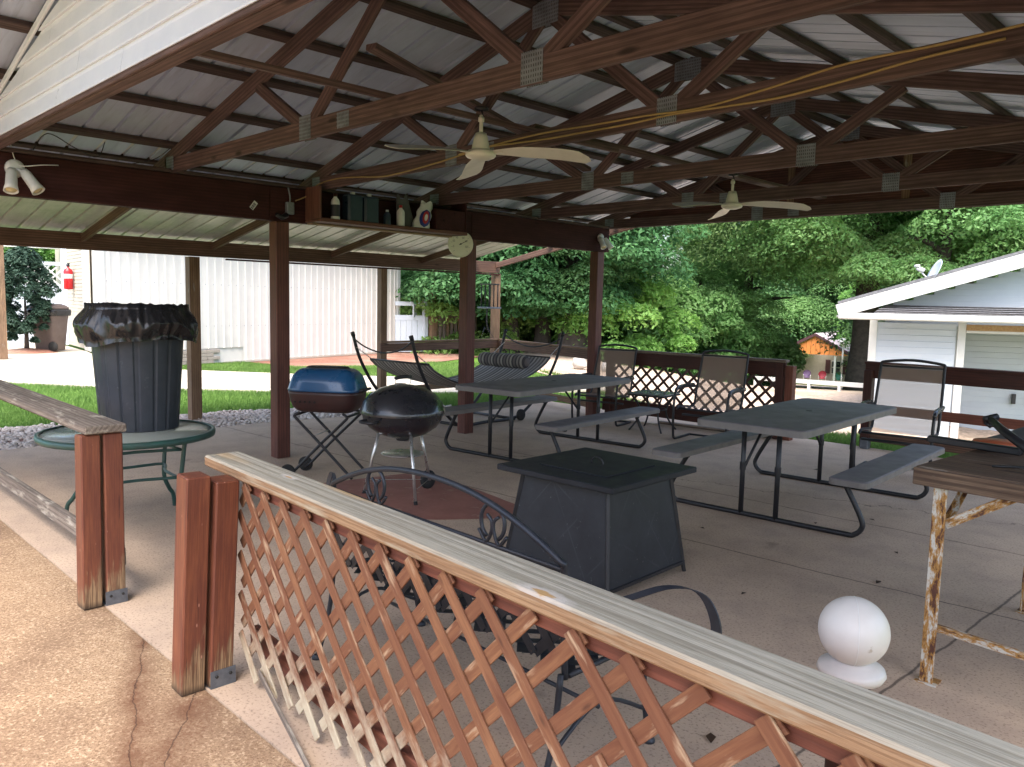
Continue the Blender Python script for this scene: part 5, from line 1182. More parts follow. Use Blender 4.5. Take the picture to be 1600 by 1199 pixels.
mb = MB(); mb.add([sA-sn*.02, sB-sn*.02, sB-sn*5, bA_, sA-sn*.02+V((0, 0, 3.15)), sB-sn*.02+V((0, 0, 3.15)), sB-sn*5+V((0, 0, 3.15)), bA_+V((0, 0, 3.15))], [(0, 1, 5, 4), (1, 2, 6, 5), (2, 3, 7, 6), (3, 0, 4, 7)]); obj('inner_wall', mb, M['shed_metal'], t)
mb = MB(); c_ = (sA+sB)/2-sn*2.5; mb.add([sA+sn*.35+V((0, 0, 3.1)), sB+sn*.35+V((0, 0, 3.1)), sB-sn*2.5+V((0, 0, 4.0)), (sA+bA_)/2+V((0, .5, 4.0)), sB-sn*5.4+V((0, 0, 3.1)), bA_+V((0, .3, 3.1)), sA+V((0, 0, 3.1)), sB+V((0, 0, 3.1))], [(0, 1, 2, 3), (3, 2, 4, 5), (0, 3, 5), (1, 4, 2)]); obj('roof', mb, M['trim_white'], t)

# ------------------------------------------------------------------ beige house end with extinguisher, bin, bush
bA, bB = V((-24.2, 7.40, 0)), V((-28.3, 7.85, 0)); bd = (bB-bA).normalized(); bn = V((-bd.y, bd.x, 0)); bn = -bn if bn.y > 0 else bn
t = thing('beige_house', 'beige lap-sided house end with white corner boards left of the metal building', 'house', (-26, 8.5, 0))
z_ = .03
while z_ < 3.2:
    a, b = bA+V((0, 0, z_+.05)), bA+bd*3.3+V((0, 0, z_+.05)); m = frame(a, b, (0, 0, 1)) @ Matrix.Rotation(R(6), 4, 'X'); obj('siding_board', MB().cbox(3.3, .02, .115, .002), M['beige_siding'], t, m); z_ += .105
for d, w in ((.15, .42), (.55, .32), (3.45, .3), (3.85, .34)):
    plank('corner_board', bA+bd*d+bn*.04+V((0, 0, 0)), bA+bd*d+bn*.04+V((0, 0, 3.25)), w, .05, M['vinyl_white'] if d > 1 else M['trim_white'], t, bn)
mb = MB(); mb.add([bA-bd*1.5-bn*.1+V((0, 0, 0)), bA+bd*6-bn*.1, bA+bd*6-bn*.1+V((0, 0, 3.3)), bA-bd*1.5-bn*.1+V((0, 0, 3.3)), bA-bn*4, bA-bn*4+V((0, 0, 3.3))], [(0, 1, 2, 3), (0, 3, 5, 4)]); obj('wall', mb, M['beige_siding'], t)
mb = MB(); mb.box(0, 0, 0, 0, 0, 0) if 0 else None
ex = bA+bd*2.25+bn*.16+V((0, 0, 0))
t = thing('fire_extinguisher', 'red fire extinguisher with a white label hanging on the beige wall', 'fire extinguisher', (ex.x, ex.y, 1.7))
obj('cylinder', MB().lathe([(0, 1.72), (.12, 1.73), (.13, 1.76), (.13, 2.25), (.11, 2.31), (.04, 2.36), (.035, 2.42)], 20), M['red_paint'], t, Matrix.Translation((ex.x, ex.y, 0)))
obj('label_band', MB().lathe([(.133, 2.05), (.133, 2.18)], 20), M['white_plastic'], t, Matrix.Translation((ex.x, ex.y, 0)))
obj('valve', MB().lathe([(.04, 2.40), (.05, 2.44), (.04, 2.48), (0, 2.49)], 10).cbox(.18, .03, .03, .004, Matrix.Translation((.05, 0, 2.49))), M['black_metal'], t, Matrix.Translation((ex.x, ex.y, 0)))
t = thing('wheeled_bin', 'brown wheeled garbage bin with black liner and domed lid near the beige wall', 'garbage bin', (-24.9, 6.55, 0))
mbn = Matrix.Translation((-24.95, 6.55, 0)) @ Matrix.Rotation(R(35), 4, 'Z')
obj('bin_body', rbox(.40, .36, [(.90, .02), (.91, .05), (1, 1.05), (1.01, 1.10)], e=5), M['brown_bin'], t, mbn)
obj('bin_liner', rbox(.43, .39, [(1.0, .98), (1.02, 1.0), (1.03, 1.10), (1.02, 1.16), (.98, 1.17)], e=5), M['bag'], t, mbn)
obj('bin_lid', rbox(.42, .38, [(1.0, 1.17), (1.01, 1.20), (.95, 1.27), (.85, 1.31)], e=4), M['burnt_red'] if 0 else M['brown_bin'], t, mbn)
obj('wheel', MB().lathe([(0, -.03), (.13, -.03), (.14, 0), (.13, .03), (0, .03)], 20), M['rubber'], t, mbn @ Matrix.Translation((.34, -.30, .14)) @ Matrix.Rotation(PI/2, 4, 'X'))
# porch with lattice at far left
t = thing('porch_house', 'pale blue porch wall with white lattice screen behind the feathery shrub', 'house', (-30, 6, 0))
pA, pB = V((-29.0, 8.2, 0)), V((-31.0, -1.0, 0)); pd = (pB-pA).normalized(); pn = V((-pd.y, pd.x, 0)); pn = -pn if pn.x < 0 else pn
z_ = .0
while z_ < 1.75: obj('siding_board', MB().cbox(9.3, .02, .155, .002), M['vinyl_blue'], t, frame(pA+V((0, 0, z_+.07)), pB+V((0, 0, z_+.07))) @ Matrix.Rotation(R(5), 4, 'X')); z_ += .145
plank('porch_rail', pA+V((0, 0, 2.55)), pB+V((0, 0, 2.55)), .05, .12, M['vinyl_blue'], t); plank('porch_rail', pA+V((0, 0, 1.80)), pB+V((0, 0, 1.80)), .05, .08, M['vinyl_blue'], t)
for s_ in (1, -1):
    for k in range(-2, 40):
        a = k*.24; b = a+s_*.7; 
        if min(a, b) < 0 or max(a, b) > 9.2: continue
        plank('lattice_slat', pA+pd*a+V((0, 0, 1.84))+pn*.01*s_, pA+pd*b+V((0, 0, 2.50))+pn*.01*s_, .01, .055, M['lattice_back'], t, V(pn).cross(pd*(b-a)+V((0, 0, .66))), .001)
plank('porch_eave', pA+V((0, 0, 3.1)), pB+V((0, 0, 3.1)), .4, .15, M['trim_white'], t)
for k in (0, 3, 6, 9): plank('porch_post', pA+pd*k, pA+pd*k+V((0, 0, 3.1)), .12, .12, M['vinyl_blue'], t, pn)
# old timber fence bit at far left
t = thing('picket_fence', 'weathered brown picket fence with tall post at the far left edge', 'fence', (-22.6, 4.6, 0))
plank('post', (-22.4, 4.85, 0), (-22.4, 4.85, 2.85), .16, .16, M['cedar'], t, (1, 0, 0))
for k in range(11): plank('picket', (-22.45-.04*k, 4.70-k*.155, -.02), (-22.45-.04*k, 4.70-k*.155, 1.22), .145, .02, M['slat_grey'], t, (1, 0, 0))
plank('fence_cap', (-22.4, 4.78, 1.24), (-22.9, 3.0, 1.24), .12, .04, M['cedar'], t)

# white vinyl gate + small pergola right of the shed
t = thing('vinyl_gate', 'white vinyl fence panel with a square opening at the metal building corner', 'fence', (-20.5, 15.9, 0))
gA, gB = V((-20.55, 15.15, 0)), V((-20.05, 15.95, 0)); gd = (gB-gA).normalized()
plank('post', gB, gB+V((0, 0, 1.62)), .14, .14, M['vinyl_blue'], t, (1, 0, 0)); plank('post_cap', gB+V((0, 0, 1.62)), gB+V((0, 0, 1.66)), .17, .17, M['vinyl_blue'], t, (1, 0, 0))
plank('top_rail', gA+V((0, 0, 1.52)), gB+V((0, 0, 1.52)), .05, .13, M['vinyl_blue'], t); plank('middle_rail', gA+V((0, 0, 1.08)), gB+V((0, 0, 1.08)), .05, .16, M['vinyl_blue'], t)
plank('baluster', gA+gd*.62+V((0, 0, 1.1)), gA+gd*.62+V((0, 0, 1.5)), .30, .04, M['vinyl_blue'], t, (1, .6, 0))
for k in range(5): plank('fence_panel', gA+gd*(.09+k*.175), gA+gd*(.09+k*.175)+V((0, 0, 1.02)), .17, .03, M['vinyl_blue'], t, (.85, -.5, 0))
t = thing('pergola', 'small weathered wooden shelter with picket half-wall behind the railing', 'shelter', (-20.5, 16.8, 0))
qA, qB = V((-19.95, 16.15, 0)), V((-20.1, 18.05, 0)); qd = (qB-qA).normalized()
for p_ in (qA, qB): plank('post', p_, p_+V((0, 0, 3.6)), .17, .17, M['cedar'] if p_ is qA else M['slat_grey'], t, (1, 0, 0))
plank('cap_rail', qA+V((0, 0, 1.28)), qB+V((0, 0, 1.28)), .12, .06, M['slat_grey'], t); plank('top_board', qA+V((0, 0, 1.15)), qB+V((0, 0, 1.15)), .05, .14, M['slat_grey'], t)
for k in range(10): plank('picket', qA+qd*(.16+k*.175)+V((.03, 0, .05)), qA+qd*(.16+k*.175)+V((.03, 0, 1.10)), .125, .02, M['slat_grey'] if k % 3 else M['cedar'], t, (1, 0, 0))
plank('roof_beam', qA+V((0, -.3, 3.55)), qB+V((0, .3, 3.55)), .1, .2, M['slat_grey'], t)
# field stone on the lawn
def rockf(u, v):
    a = 2*PI*v; b = PI*u; r_ = 1+.18*mnoise.noise(V((math.cos(a)*math.sin(b)*1.5, math.sin(a)*math.sin(b)*1.5, math.cos(b)*1.5+5)))
    return (.30*r_*math.sin(b)*math.cos(a), .26*r_*math.sin(b)*math.sin(a), .20+.46*r_*math.cos(b)*(1 if b < PI/2 else .4))
o = tag(obj('field_stone', MB().grid(rockf, 12, 18), M['stone']), 'pale upright field stone on the lawn beyond the hammock', 'stone'); place(o, (-13.4, 15.75, -.06), .4, .66)
o = tag(obj('field_stone', MB().grid(rockf, 12, 18), M['stone']), 'smaller pale stone on the lawn, half hidden by the far corner post', 'stone'); place(o, (-12.75, 16.05, -.10), 1.4, .5)

# ------------------------------------------------------------------ pale blue house at right
hd = V((.891, .454, 0)); hn = V((.454, -.891, 0))          # hd to the right, hn toward the camera
h0 = V((-5.45, 14.05, 0)); zb = -.75
t = thing('blue_house', 'pale blue lap-sided house with white gable trim and shingle pent roof at the right', 'house', tuple(h0+hd*5+V((0, 0, zb))))
hb = V((-.30, .954, 0))
def hp(a, d, z_): return h0+hd*a+(hn*d if d > 0 else hb*-d)+V((0, 0, z_))
EZ = 1.50
z_ = zb-.15
while z_ < EZ-.1:
    obj('siding_board', MB().cbox(1.22, .016, .108, .002), M['vinyl_blue'], t, frame(hp(.1, 0, z_+.05), hp(1.32, 0, z_+.05)) @ Matrix.Rotation(R(5), 4, 'X'))
    obj('siding_board', MB().cbox(9.5, .016, .108, .002), M['vinyl_blue'], t, frame(hp(1.1, -1.5, z_+.05), hp(10.6, -1.5, z_+.05)) @ Matrix.Rotation(R(5), 4, 'X')); z_ += .1016
for a in (.05, 1.40): plank('corner_board', hp(a, .015, zb-.2), hp(a, .015, EZ), .12, .04, M['trim_white'], t, hn)
plank('porch_header', hp(1.46, .0, EZ-.11), hp(10.6, .0, EZ-.11), .1, .10, M['osb'], t); plank('porch_header_trim', hp(1.46, .03, EZ-.18), hp(10.6, .03, EZ-.18), .04, .04, M['trim_white'], t)
mb = MB(); mb.prism([(hp(0, -.02, 0).x, hp(0, -.02, 0).y), (hp(0, -8, 0).x, hp(0, -8, 0).y), (hp(-.0+.06, -8, 0).x, hp(.06, -8, 0).y), (hp(.06, -.02, 0).x, hp(.06, -.02, 0).y)], zb-.2, EZ); obj('side_wall', mb, M['vinyl_blue'], t)
mb = MB(); mb.prism([tuple(hp(1.5, 1.5, 0))[:2], tuple(hp(1.5, -1.6, 0))[:2], tuple(hp(10.5, -1.6, 0))[:2], tuple(hp(10.5, 1.5, 0))[:2]], zb-.1, zb); obj('porch_floor', mb, M['walk'], t)
plank('gutter', hp(-.55, .42, EZ+.035), hp(10.8, .42, EZ+.035), .12, .11, M['trim_white'], t, c=.02)
for k in range(5):
    plank('shingle_course', hp(.0+k*.05, .36-k*.16, EZ+.085+k*.032), hp(10.6, .36-k*.16, EZ+.085+k*.032), .20, .014, M['shingle'], t, hn*-.2+V((0, 0, 1)))
AP = 5.6; gs = .322
k = 0; z_ = EZ+.22
while True:
    a0 = (z_+.02-EZ)/gs-.55+.12; a1 = 2*AP-a0
    if a1-a0 < .3: break
    obj('siding_board', MB().cbox(a1-a0, .016, .108, .002), M['vinyl_blue'], t, frame(hp(a0, -.45, z_+.05), hp(a1, -.45, z_+.05)) @ Matrix.Rotation(R(5), 4, 'X')); z_ += .1016
mb = MB(); mb.add([hp(.2, -.5, EZ-.1), hp(2*AP-.2, -.5, EZ-.1), hp(2*AP-.2, -.5, EZ+.12), hp(AP, -.5, EZ+gs*(AP+.5)), hp(.2, -.5, EZ+.2)], [(0, 1, 2, 3, 4)]); obj('gable_sheathing', mb, M['vinyl_blue'], t)
ra, rb = (-.55, EZ+.03), (AP, EZ+.03+gs*(AP+.55))
for sgn in (1, -1):
    f = (lambda a: a) if sgn > 0 else (lambda a: 2*AP-a)
    plank('rake_fascia', hp(f(ra[0]), .12, ra[1]+.08), hp(f(rb[0]), .12, rb[1]+.08), .04, .22, M['trim_white'], t, (0, 0, 1))
    plank('rake_soffit', hp(f(ra[0]), -.18, ra[1]-.01), hp(f(rb[0]), -.18, rb[1]-.01), .58, .03, M['trim_white'], t, (0, 0, 1))
    A_, B_, C2, D_ = hp(f(ra[0]), .14, ra[1]+.20), hp(f(rb[0]), .14, rb[1]+.20), hp(f(rb[0]), -8, rb[1]+.20), hp(f(ra[0]), -8, ra[1]+.20)
    mb = MB(); mb.add([A_, B_, C2, D_]+[q_+V((0, 0, .05)) for q_ in (A_, B_, C2, D_)], [(0, 1, 2, 3), (7, 6, 5, 4), (0, 4, 5, 1), (1, 5, 6, 2), (2, 6, 7, 3), (3, 7, 4, 0)]); obj('roof', mb, M['shingle'], t)
L_ = [tuple(hp(1.5, d, 0))[:2] for d in (-.02, 1.2, 2.4, 3.4)]; R_ = [tuple(hp(9.5, d, 0))[:2] for d in (3.0, 2.2, 1.2, -.02)]
sheet('driveway', L_+R_, None, M['walk'], step=.04)
obj('porch_light', MB().lathe([(0, 0), (.06, 0), (.075, -.12), (.05, -.15), (0, -.15)], 14), M['trim_white'], t, Matrix.Translation(hp(4.0, -.8, EZ-.06)))
for dz, dx in ((0, 0), (0, .28)): plank('bracket_bar', hp(2.35+dx, -1.42, .02), hp(2.35+dx, -1.42, .2), .06, .06, M['black_metal'], t, hn)
# satellite dish on its roof edge
t = thing('satellite_dish', 'grey-white satellite dish mounted on the rake of the blue house', 'satellite dish', tuple(hp(1.75, -.1, 2.4)))
dc = hp(.92, -.05, 2.30); dv = (V((-.62, -.45, .35))).normalized()
md = Matrix.Translation(dc) @ dv.to_track_quat('Z', 'Y').to_matrix().to_4x4()
obj('dish', MB().lathe([(0, -.04), (.09, -.034), (.18, -.016), (.225, .0), (.23, .01), (.18, -.006), (.09, -.024), (0, -.03)], 28), M['vinyl_blue'], t, md)
obj('mast', MB().tube([hp(.88, -.1, 2.0), dc-dv*.08], .025, 8), M['plate'], t)
lnb = dc+dv*.30+V((0, 0, -.06)); obj('feed_arm', MB().tube([dc-V((0, 0, .20)), lnb], .012, 8), M['white_plastic'], t)
obj('feed_horn', MB().tube([lnb+V((.0, 0, 0)), lnb-dv*.12], [.035, .045], 10).tube([lnb+V((-.04, .03, .03)), lnb+V((.04, -.03, .03))], .025, 8), M['white_plastic'], t)

# ------------------------------------------------------------------ distant cottage with coloured chairs
def ray_xy(px, d):                     # ground point at distance d along an image column (used once, to lay out the distance)
    v = r2*((px-800)/F)+u2*0+fw; v = V((v.x, v.y, 0)).normalized(); return v*d
gz = -4.75
c0_ = ray_xy(1238, 74); c1_ = ray_xy(1309, 73); cd = (c1_-c0_).normalized(); cn = V((cd.y, -cd.x, 0)); cw = (c1_-c0_).length
t = thing('cottage', 'distant cream cottage with orange porch gable and mauve metal roof', 'house', tuple(c0_+V((0, 0, gz))))
cp = lambda a, d, z_: c0_+cd*a+cn*d+V((0, 0, gz+z_))
back = V((cd.x*.75, cd.y*.75, 0))-cn*.0
def quad(name, pts, mat, th=.06, ex=None): 
    n = (V(pts[1])-V(pts[0])).cross(V(pts[2])-V(pts[0])).normalized()*th; m = len(pts)
    mb = MB().add(list(pts)+[V(p)-n for p in pts], [tuple(range(m)), tuple(range(m, 2*m))[::-1]]+[(i, m+i, m+(i+1) % m, (i+1) % m) for i in range(m)]); return obj(name, mb, mat, t, org=tuple(pts[0]))
quad('wall', [cp(-.3, -2.2, 0), cp(cw+4.5, -2.2, 0), cp(cw+4.5, -2.2, 2.5), cp(-.3, -2.2, 2.5)], M['cream_wall'])
for k in range(14):
    a0 = -.9+k*(cw+1.6)/14; a1 = a0+(cw+1.6)/14-.03; mid = (cw-.1)/2-.1; H = lambda a: 2.55+max(0, 1.55*(1-abs(a-mid)/((cw+1.6)/2)))
    quad('gable_panel', [cp(a0, .03*(k % 2), 2.5), cp(a1, .03*(k % 2), 2.5), cp(a1, .03*(k % 2), H(a1)), cp(a0, .03*(k % 2), H(a0))], M['orange_metal'], .05)
mid = (cw-.1)/2-.1; hw = (cw+1.6)/2+.5
plank('rake_trim', cp(mid, .15, 4.22), cp(mid-hw, .15, 2.52), .1, .22, M['maroon'], t); plank('rake_trim', cp(mid, .15, 4.22), cp(mid+hw, .15, 2.52), .1, .22, M['maroon'], t)
quad('roof', [cp(mid, .2, 4.33), cp(mid+hw, .2, 2.62), cp(cw+6.5, -4.2, 2.62), cp(cw+6.5, -8, 4.6)], M['mauve_roof'], .05)
quad('roof', [cp(mid, .2, 4.33), cp(mid, -8, 4.4), cp(mid-hw, -8, 2.6), cp(mid-hw, .2, 2.62)], M['mauve_roof'], .05)
for a in (0.1, cw-.35): plank('porch_post', cp(a, -.1, 0), cp(a, -.1, 2.5), .18, .18, M['trim_white'], t, cn)
wn = plank('window', cp(2.65, -2.12, 1.35), cp(3.45, -2.12, 1.35), .06, 1.2, M['trim_white'], t, (0, 0, 1))
for k in range(2):
    for j in range(2): plank('pane', cp(2.70+k*.36, -2.07, 1.06+j*.56), cp(3.03+k*.36, -2.07, 1.06+j*.56), .03, .48, M['dark_glass'], wn)
for a in (2.35, 3.75): plank('shutter', cp(a-.2, -2.1, 1.38), cp(a+.2, -2.1, 1.38), .06, 1.2, M['maroon'], t)
plank('porch_floor', cp(-.5, -1.1, -.05), cp(cw+.3, -1.1, -.05), 2.4, .1, M['walk'], t)
def lawn_chair(a, m_, label):
    t2 = thing('lawn_chair', label, 'chair', tuple(cp(a, -.9, 0)), 0, 'coloured shell chairs on the cottage porch'); rz = math.atan2(cn.y, cn.x)
    mm = Matrix.Translation(cp(a, -.9, 0)) @ Matrix.Rotation(rz+.25, 4, 'Z')
    obj('backrest', MB().lathe([(0, 0), (.2, 0), (.3, .03), (.33, .07)], 14, Matrix.Translation((-.22, 0, .72)) @ Matrix.Rotation(R(75), 4, 'Y')), m_, t2, mm)
    obj('seat', MB().cbox(.5, .52, .04, .01, Matrix.Translation((.05, 0, .40))), m_, t2, mm)
    for s in (-1, 1): obj('leg', MB().tube(smooth_path([(-.25, s*.28, .02), (.25, s*.28, .02), (.30, s*.28, .3), (.15, s*.3, .62), (-.2, s*.3, .62)], 4), .02, 6), M['white_plastic'], t2, mm)
lawn_chair(.95, M['chair_purple'], 'purple shell lawn chair at the left end of the distant porch')
lawn_chair(2.25, M['chair_red'], 'red shell lawn chair in the middle of the distant porch')
lawn_chair(3.6, M['chair_green'], 'green shell lawn chair at the right end of the distant porch')
# lamp post in front of it
lp = ray_xy(1314, 60); lz = terrain(lp.x, lp.y)
t = thing('lamp_post', 'white globe lamp on a thin pole in front of the distant cottage', 'lamp post', (lp.x, lp.y, lz))
obj('pole', MB().tube([(lp.x, lp.y, 1.64-4.4), (lp.x, lp.y, -.9)], .06, 8), M['trim_white'], t); obj('globe', MB().lathe([(.02+.26*math.sin(R(a)), -.28*math.cos(R(a))) for a in range(0, 181, 20)], 16), M['white_plastic'], t, Matrix.Translation((lp.x, lp.y, -.62)))
obj('pole_base', MB().tube([(lp.x, lp.y, lz-.1), (lp.x, lp.y, 1.64-4.4)], .04, 6), M['trim_white'], t)
# low white rail along the road
a, b = ray_xy(1180, 27), ray_xy(1364, 24)
t = thing('white_rail', 'low white rail fence across the gravel road below the cottage', 'fence', tuple((a+b)/2+V((0, 0, terrain(*((a+b)/2)[:2])))))
plank('rail', V((a.x, a.y, 1.64-105*27/F)), V((b.x, b.y, 1.64-108*24/F)), .06, .13, M['trim_white'], t)
for q in np.linspace(0, 1, 5):
    p_ = a.lerp(b, q); zt = 1.64-(105+3*q)*(27-3*q)/F; plank('rail_post', V((p_.x, p_.y, terrain(p_.x, p_.y)-.3)), V((p_.x, p_.y, zt-.04)), .08, .08, M['trim_white'], t, (1, 0, 0))
# teal-walled building glimpsed in the trees
p_ = ray_xy(1015, 52); t = thing('teal_building', 'small teal building with a pale roof edge glimpsed among the trees', 'building', (p_.x, p_.y, -1.5))
q_ = rt*1
plank('wall', p_-rt*1.3+V((0, 0, -1.1)), p_+rt*1.6+V((0, 0, -1.1)), 2.5, 1.8, M['teal'], t); plank('roof', p_-rt*2.0+V((0, 0, -.85)), p_+rt*1.7+V((0, 0, .35)), 3.0, .12, M['vinyl_blue'], t)

# ------------------------------------------------------------------ trees
def crown(name, seed, mat, nclump, nleaf, leaf, shape, droop=.25, lay=.45):
    g = np.random.default_rng(seed); rx, rz = shape; cs = []
    th = g.random(nclump)*6.283; cz = g.random(nclump)**.9; 
    prof = np.sin(np.clip(cz*.86+.14, 0, 1)*PI)**.6
    rr = rx*prof*(.35+.65*np.sqrt(g.random(nclump)))
    cx, cy, czz = rr*np.cos(th), rr*np.sin(th), rz*cz
    per = nleaf//nclump; n = per*nclump
    R1 = rx*(.17+.15*g.random(nclump))
    R1 = rx*(.13+.20*g.random(nclump))
    d = g.normal(size=(nclump, per, 3)); d /= np.linalg.norm(d, axis=2, keepdims=True); fl = g.random((nclump, per)) < .72
    d[..., 2] = np.where(fl, np.abs(d[..., 2]), d[..., 2]); rad = .62+.38*g.random((nclump, per, 1))**.5
    p = d*rad*R1[:, None, None]*np.array([1.25, 1.25, lay]); p[..., 2] -= droop*(p[..., 0]**2+p[..., 1]**2)/R1[:, None]
    p += np.stack([cx, cy, czz], 1)[:, None]; p = p.reshape(-1, 3)
    nm = d.reshape(-1, 3)*.5+g.normal(size=(n, 3))*.45+np.array([0, 0, .55]); nm /= np.linalg.norm(nm, axis=1, keepdims=True)
    a = np.cross(nm, g.normal(size=(n, 3))); a /= np.linalg.norm(a, axis=1, keepdims=True); b = np.cross(nm, a)
    L = leaf*(.6+.8*g.random((n, 1))); a *= L; b *= L*.5
    v = np.stack([p-a, p+b*.9-a*.1, p+a-nm*L*.2, p-b*.9-a*.1], 1).reshape(-1, 3)
    return fastmesh(name, v, np.arange(4*n).reshape(-1, 4), mat)
def trunk_mesh(h, r0, seed, lean=.0, limbs=6, crz=(.3, .8), rx=3.):
    g = random.Random(seed); mb = MB(); pts = []; 
    for k in range(8): q = k/7; pts.append((lean*h*q+g.uniform(-.02, .02)*h*q, g.uniform(-.02, .02)*h*q, h*q-.3*(k == 0)))
    mb.tube(smooth_path(pts, 2), [r0*(1.35 if i == 0 else 1.12 if i == 1 else 1-.75*i/14) for i in range(15)], 12)
    for k in range(limbs):
        z_ = h*(crz[0]+(crz[1]-crz[0])*k/limbs); a = g.uniform(0, 6.28); L = rx*g.uniform(.5, .85); st = V((lean*z_, 0, z_))
        e = st+V((math.cos(a)*L, math.sin(a)*L, L*g.uniform(.2, .6))); m_ = st.lerp(e, .5)+V((0, 0, .12*L)); mb.tube(smooth_path([st, m_, e], 3), [r0*.38*(1-.13*i) for i in range(7)], 7)
    return mesh('trunk', mb, M['bark'])
CR = {'broad_dark': crown('crown', 1, M['leaf_dark'], 150, 95000, .085, (4.2, 8.5), .3, .40),
      'broad_mid': crown('crown', 2, M['leaf_mid'], 190, 200000, .058, (5.5, 9.5), .3, .40),
      'broad_mid2': crown('crown', 3, M['leaf_mid'], 140, 140000, .062, (4.5, 10.)),
      'light': crown('crown', 4, M['leaf_light'], 120, 80000, .085, (4.0, 8.)),
      'fine': crown('crown', 5, M['leaf_mid'], 190, 100000, .065, (4.2, 9.), .4, .6),
      'bush': crown('crown', 6, M['leaf_light'], 55, 26000, .07, (2.0, 2.6), .1, .8),
      'bush_dark': crown('crown', 8, M['leaf_mid'], 55, 26000, .07, (2.0, 2.6), .1, .8)}
TR = {k: trunk_mesh(9, .3, i+10, lean=.01*i) for i, k in enumerate(('a', 'b', 'c'))}
def tree(px, d, kind, sc, z0, tr='a', trs=None, label='', name='deciduous_tree', group=None, rz=None, sz=1.0, cat='tree'):
    p = ray_xy(px, d); g = terrain(p.x, p.y); t = thing(name, label, cat, (p.x, p.y, g), random.uniform(0, 6.28) if rz is None else rz, group)
    c = bpy.data.objects.new('crown', CR[kind]); C.objects.link(c); c.parent = t; c.location = (0, 0, z0); c.scale = (sc, sc, sc*sz)
    if trs:
        q = bpy.data.objects.new('trunk', TR[tr]); C.objects.link(q); q.parent = t; q.scale = (trs, trs, max(trs*.85, (z0+6*sc*sz)/9))
    return t
tree(846, 27, 'broad_dark', 1.0, 1.5, 'a', .95, 'dark glossy broadleaf tree with low drooping branches behind the hammock', rz=1.)
tree(893, 26, 'broad_dark', .62, 2.0, 'b', 1.5, 'tall tree with a stout dark trunk just left of the far corner post', rz=2.)
tree(795, 26.5, 'broad_dark', .9, 1.5, 'c', 1.0, 'dark broadleaf tree nearest the wind chime', rz=3.)
tree(862, 30, 'broad_mid', .55, 2.5, 'a', .9, 'slim-trunked tree between the dark broadleaf trees', rz=.4)
tree(928, 31, 'light', .55, 1.8, 'b', .8, 'yellow-green tree seen just behind the far corner post', rz=1.4)
tree(1000, 36, 'broad_mid', .8, 1.2, 'c', .7, 'low rounded mid-green tree right of the far corner post, sky above it', rz=2.2, sz=.32)
tree(1085, 33, 'fine', .72, .6, 'a', .6, 'fine-leaved feathery tree above the teal building', rz=.3, sz=.62)
tree(1150, 42, 'broad_mid2', .85, 5.2, 'b', .8, 'mid-green tree behind the middle sling chair', rz=1.1)
tree(1165, 38, 'broad_mid', .62, 5.0, 'c', 1.05, 'straight dark-trunked tree between the cottage and the sling chair', rz=2.7)
tree(1345, 33, 'broad_mid', 1.25, 4.2, 'a', 1.75, 'massive old tree with a very thick dark trunk beside the blue house', rz=.9, sz=1.2)
tree(1225, 96, 'broad_dark', 2.2, .5, 'b', 1.2, 'dark tree standing behind the cottage roof', rz=1.9)
tree(1300, 98, 'broad_mid', 2.2, .5, 'c', 1.2, 'dark tree mass directly behind the cottage', rz=2.9)
tree(1460, 30, 'broad_mid', 1.1, 3.5, 'b', 1.0, 'pale-leaved tree spreading over the roof of the blue house', rz=.5)
tree(1560, 34, 'broad_mid2', 1.3, 3.5, 'c', 1.0, 'tall tree behind the blue house at the right edge', rz=1.5)
tree(1410, 44, 'broad_mid2', 1.3, 5.0, 'a', 1.0, 'mid-green tree behind the satellite dish', rz=2.5)
tree(730, 36, 'light', 1.1, 1.0, 'b', .8, 'bright yellow-green tree seen between the shelter and the middle post', rz=.7)
tree(665, 33, 'broad_dark', 1.0, 1.2, 'c', 1.3, 'dark grey-trunked tree behind the white vinyl gate', rz=1.7)
tree(695, 34, 'broad_dark', .9, 1.2, 'a', 1.4, 'dark tree standing behind the wooden shelter post', rz=2.3)
k = 0
bk = [(620, 46), (740, 50), (800, 48), (848, 56), (1050, 66), (1120, 74), (1200, 105), (1260, 112), (1370, 108), (1450, 70), (1530, 58), (1620, 55), (560, 40), (40, 60), (110, 64), (-60, 58), (1700, 40), (790, 66), (1500, 80), (700, 62)]
for i, (px, d) in enumerate(bk):
    kind = ('broad_mid', 'light', 'broad_mid2', 'fine')[i % 4]; p = ray_xy(px, d)
    low = 950 < px < 1130; tree(px, d, kind, (1.45+.25*random.random())*(1 if d < 90 else 1.5), .3, 'abc'[i % 3], .8 if low else 1.2, {'broad_mid': 'tall mid-green leafy tree in the wooded background beyond the lawn', 'light': 'tall yellow-green tree in the wooded background beyond the lawn', 'broad_mid2': 'tall narrow mid-green tree in the wooded background beyond the lawn', 'fine': 'tall fine-leaved tree in the wooded background beyond the lawn'}[kind], group='trees of the background wood', sz=.42 if low else 1)
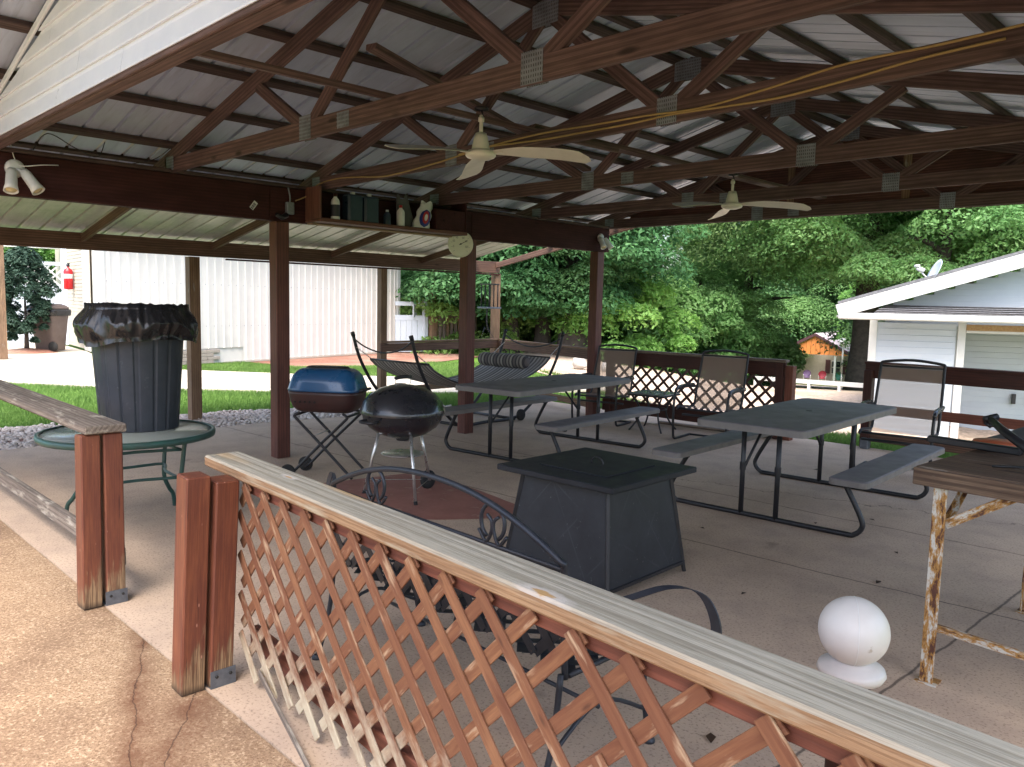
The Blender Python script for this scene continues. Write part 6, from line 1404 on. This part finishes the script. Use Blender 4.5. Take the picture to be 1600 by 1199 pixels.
bs = [(715, 27, 'bush', 1., 'light green bush beside the wooden shelter'), (745, 29, 'bush_dark', 1.1, 'green bush left of the lean-to corner post'), (775, 33, 'bush', 1.0, 'light bush glowing behind the lean-to corner post'),
      (820, 36, 'bush', 1.2, 'yellow-green bush under the dark broadleaf trees'), (870, 38, 'bush', 1.2, 'yellow-green bush between the dark trunks'), (915, 36, 'bush_dark', 1.1, 'green bush behind the pale field stone'),
      (958, 27, 'bush', 1.15, 'light green bush right of the far corner post'), (990, 30, 'bush_dark', 1.2, 'dark bush left of the teal building'), (1045, 30, 'bush_dark', 1.3, 'bush beneath the feathery tree'),
      (1085, 34, 'bush_dark', 1.3, 'bush behind the dark lattice fence'), (1130, 36, 'bush_dark', 1.4, 'bush beside the straight dark trunk'), (1150, 42, 'bush_dark', 1.3, 'bush left of the distant cottage'), (1160, 62, 'bush_dark', 1.2, 'dark bush at the cottage corner'),
      (1450, 50, 'bush', 1.5, 'bush seen between the thick trunk and the blue house')]
for px, d, kd, sc, lb in bs: tree(px, d, kd, sc, -.3, None, None, lb, 'bush', rz=px*.7, cat='bush')
# feathery shrub at the far left
CR['feather'] = crown('crown', 9, M['leaf_blue'], 90, 16000, .06, (.66, 2.5), .5, .8)
t = tree(44, 25.5, 'feather', 1.0, .35, None, None, 'dark feathery evergreen shrub in front of the porch lattice', 'feathery_shrub', rz=.2, cat='shrub')
p = ray_xy(44, 25.5); obj('stem', MB().tube([(p.x, p.y, -.05), (p.x+.03, p.y, .5), (p.x, p.y, 1.6)], [.07, .05, .02], 8), M['bark'], t)
obj('root_mulch', MB().lathe([(.75, 0), (.5, .06), (0, .12)], 18), M['mulch'], t, Matrix.Translation((p.x, p.y, -.01)))

# ------------------------------------------------------------------ dead leaves on the floor
P = [(-2.35, 6.35), (-3.9, 5.0), (-1.75, 4.9), (-4.4, 4.7), (-2.2, 4.1), (-3.1, 5.1), (-1.6, 3.2), (-5.2, 5.4), (-6.6, 5.0), (-4.2, 6.3), (-1.9, 5.6), (-8, 4.4), (-4.6, 2.6), (-1.5, 2.6), (-2.0, 3.0), (-3.5, 7.9), (-6.9, 3.2), (-2.6, 5.9), (-5.6, 6.9)]
vs = []; 
for x, y in P:
    a = random.random()*6.28; L = .02+.022*random.random(); c, s = math.cos(a)*L, math.sin(a)*L
    vs += [(x-c, y-s, .004), (x+s*.5, y-c*.5, .010), (x+c, y+s, .005), (x-s*.5, y+c*.5, .012)]
tag(link('dead_leaves', fastmesh('dead_leaves', np.array(vs), np.arange(len(vs)).reshape(-1, 4), M['dead_leaf'])), 'scattered small dead leaves on the pavilion floor', 'leaves', kind='stuff')
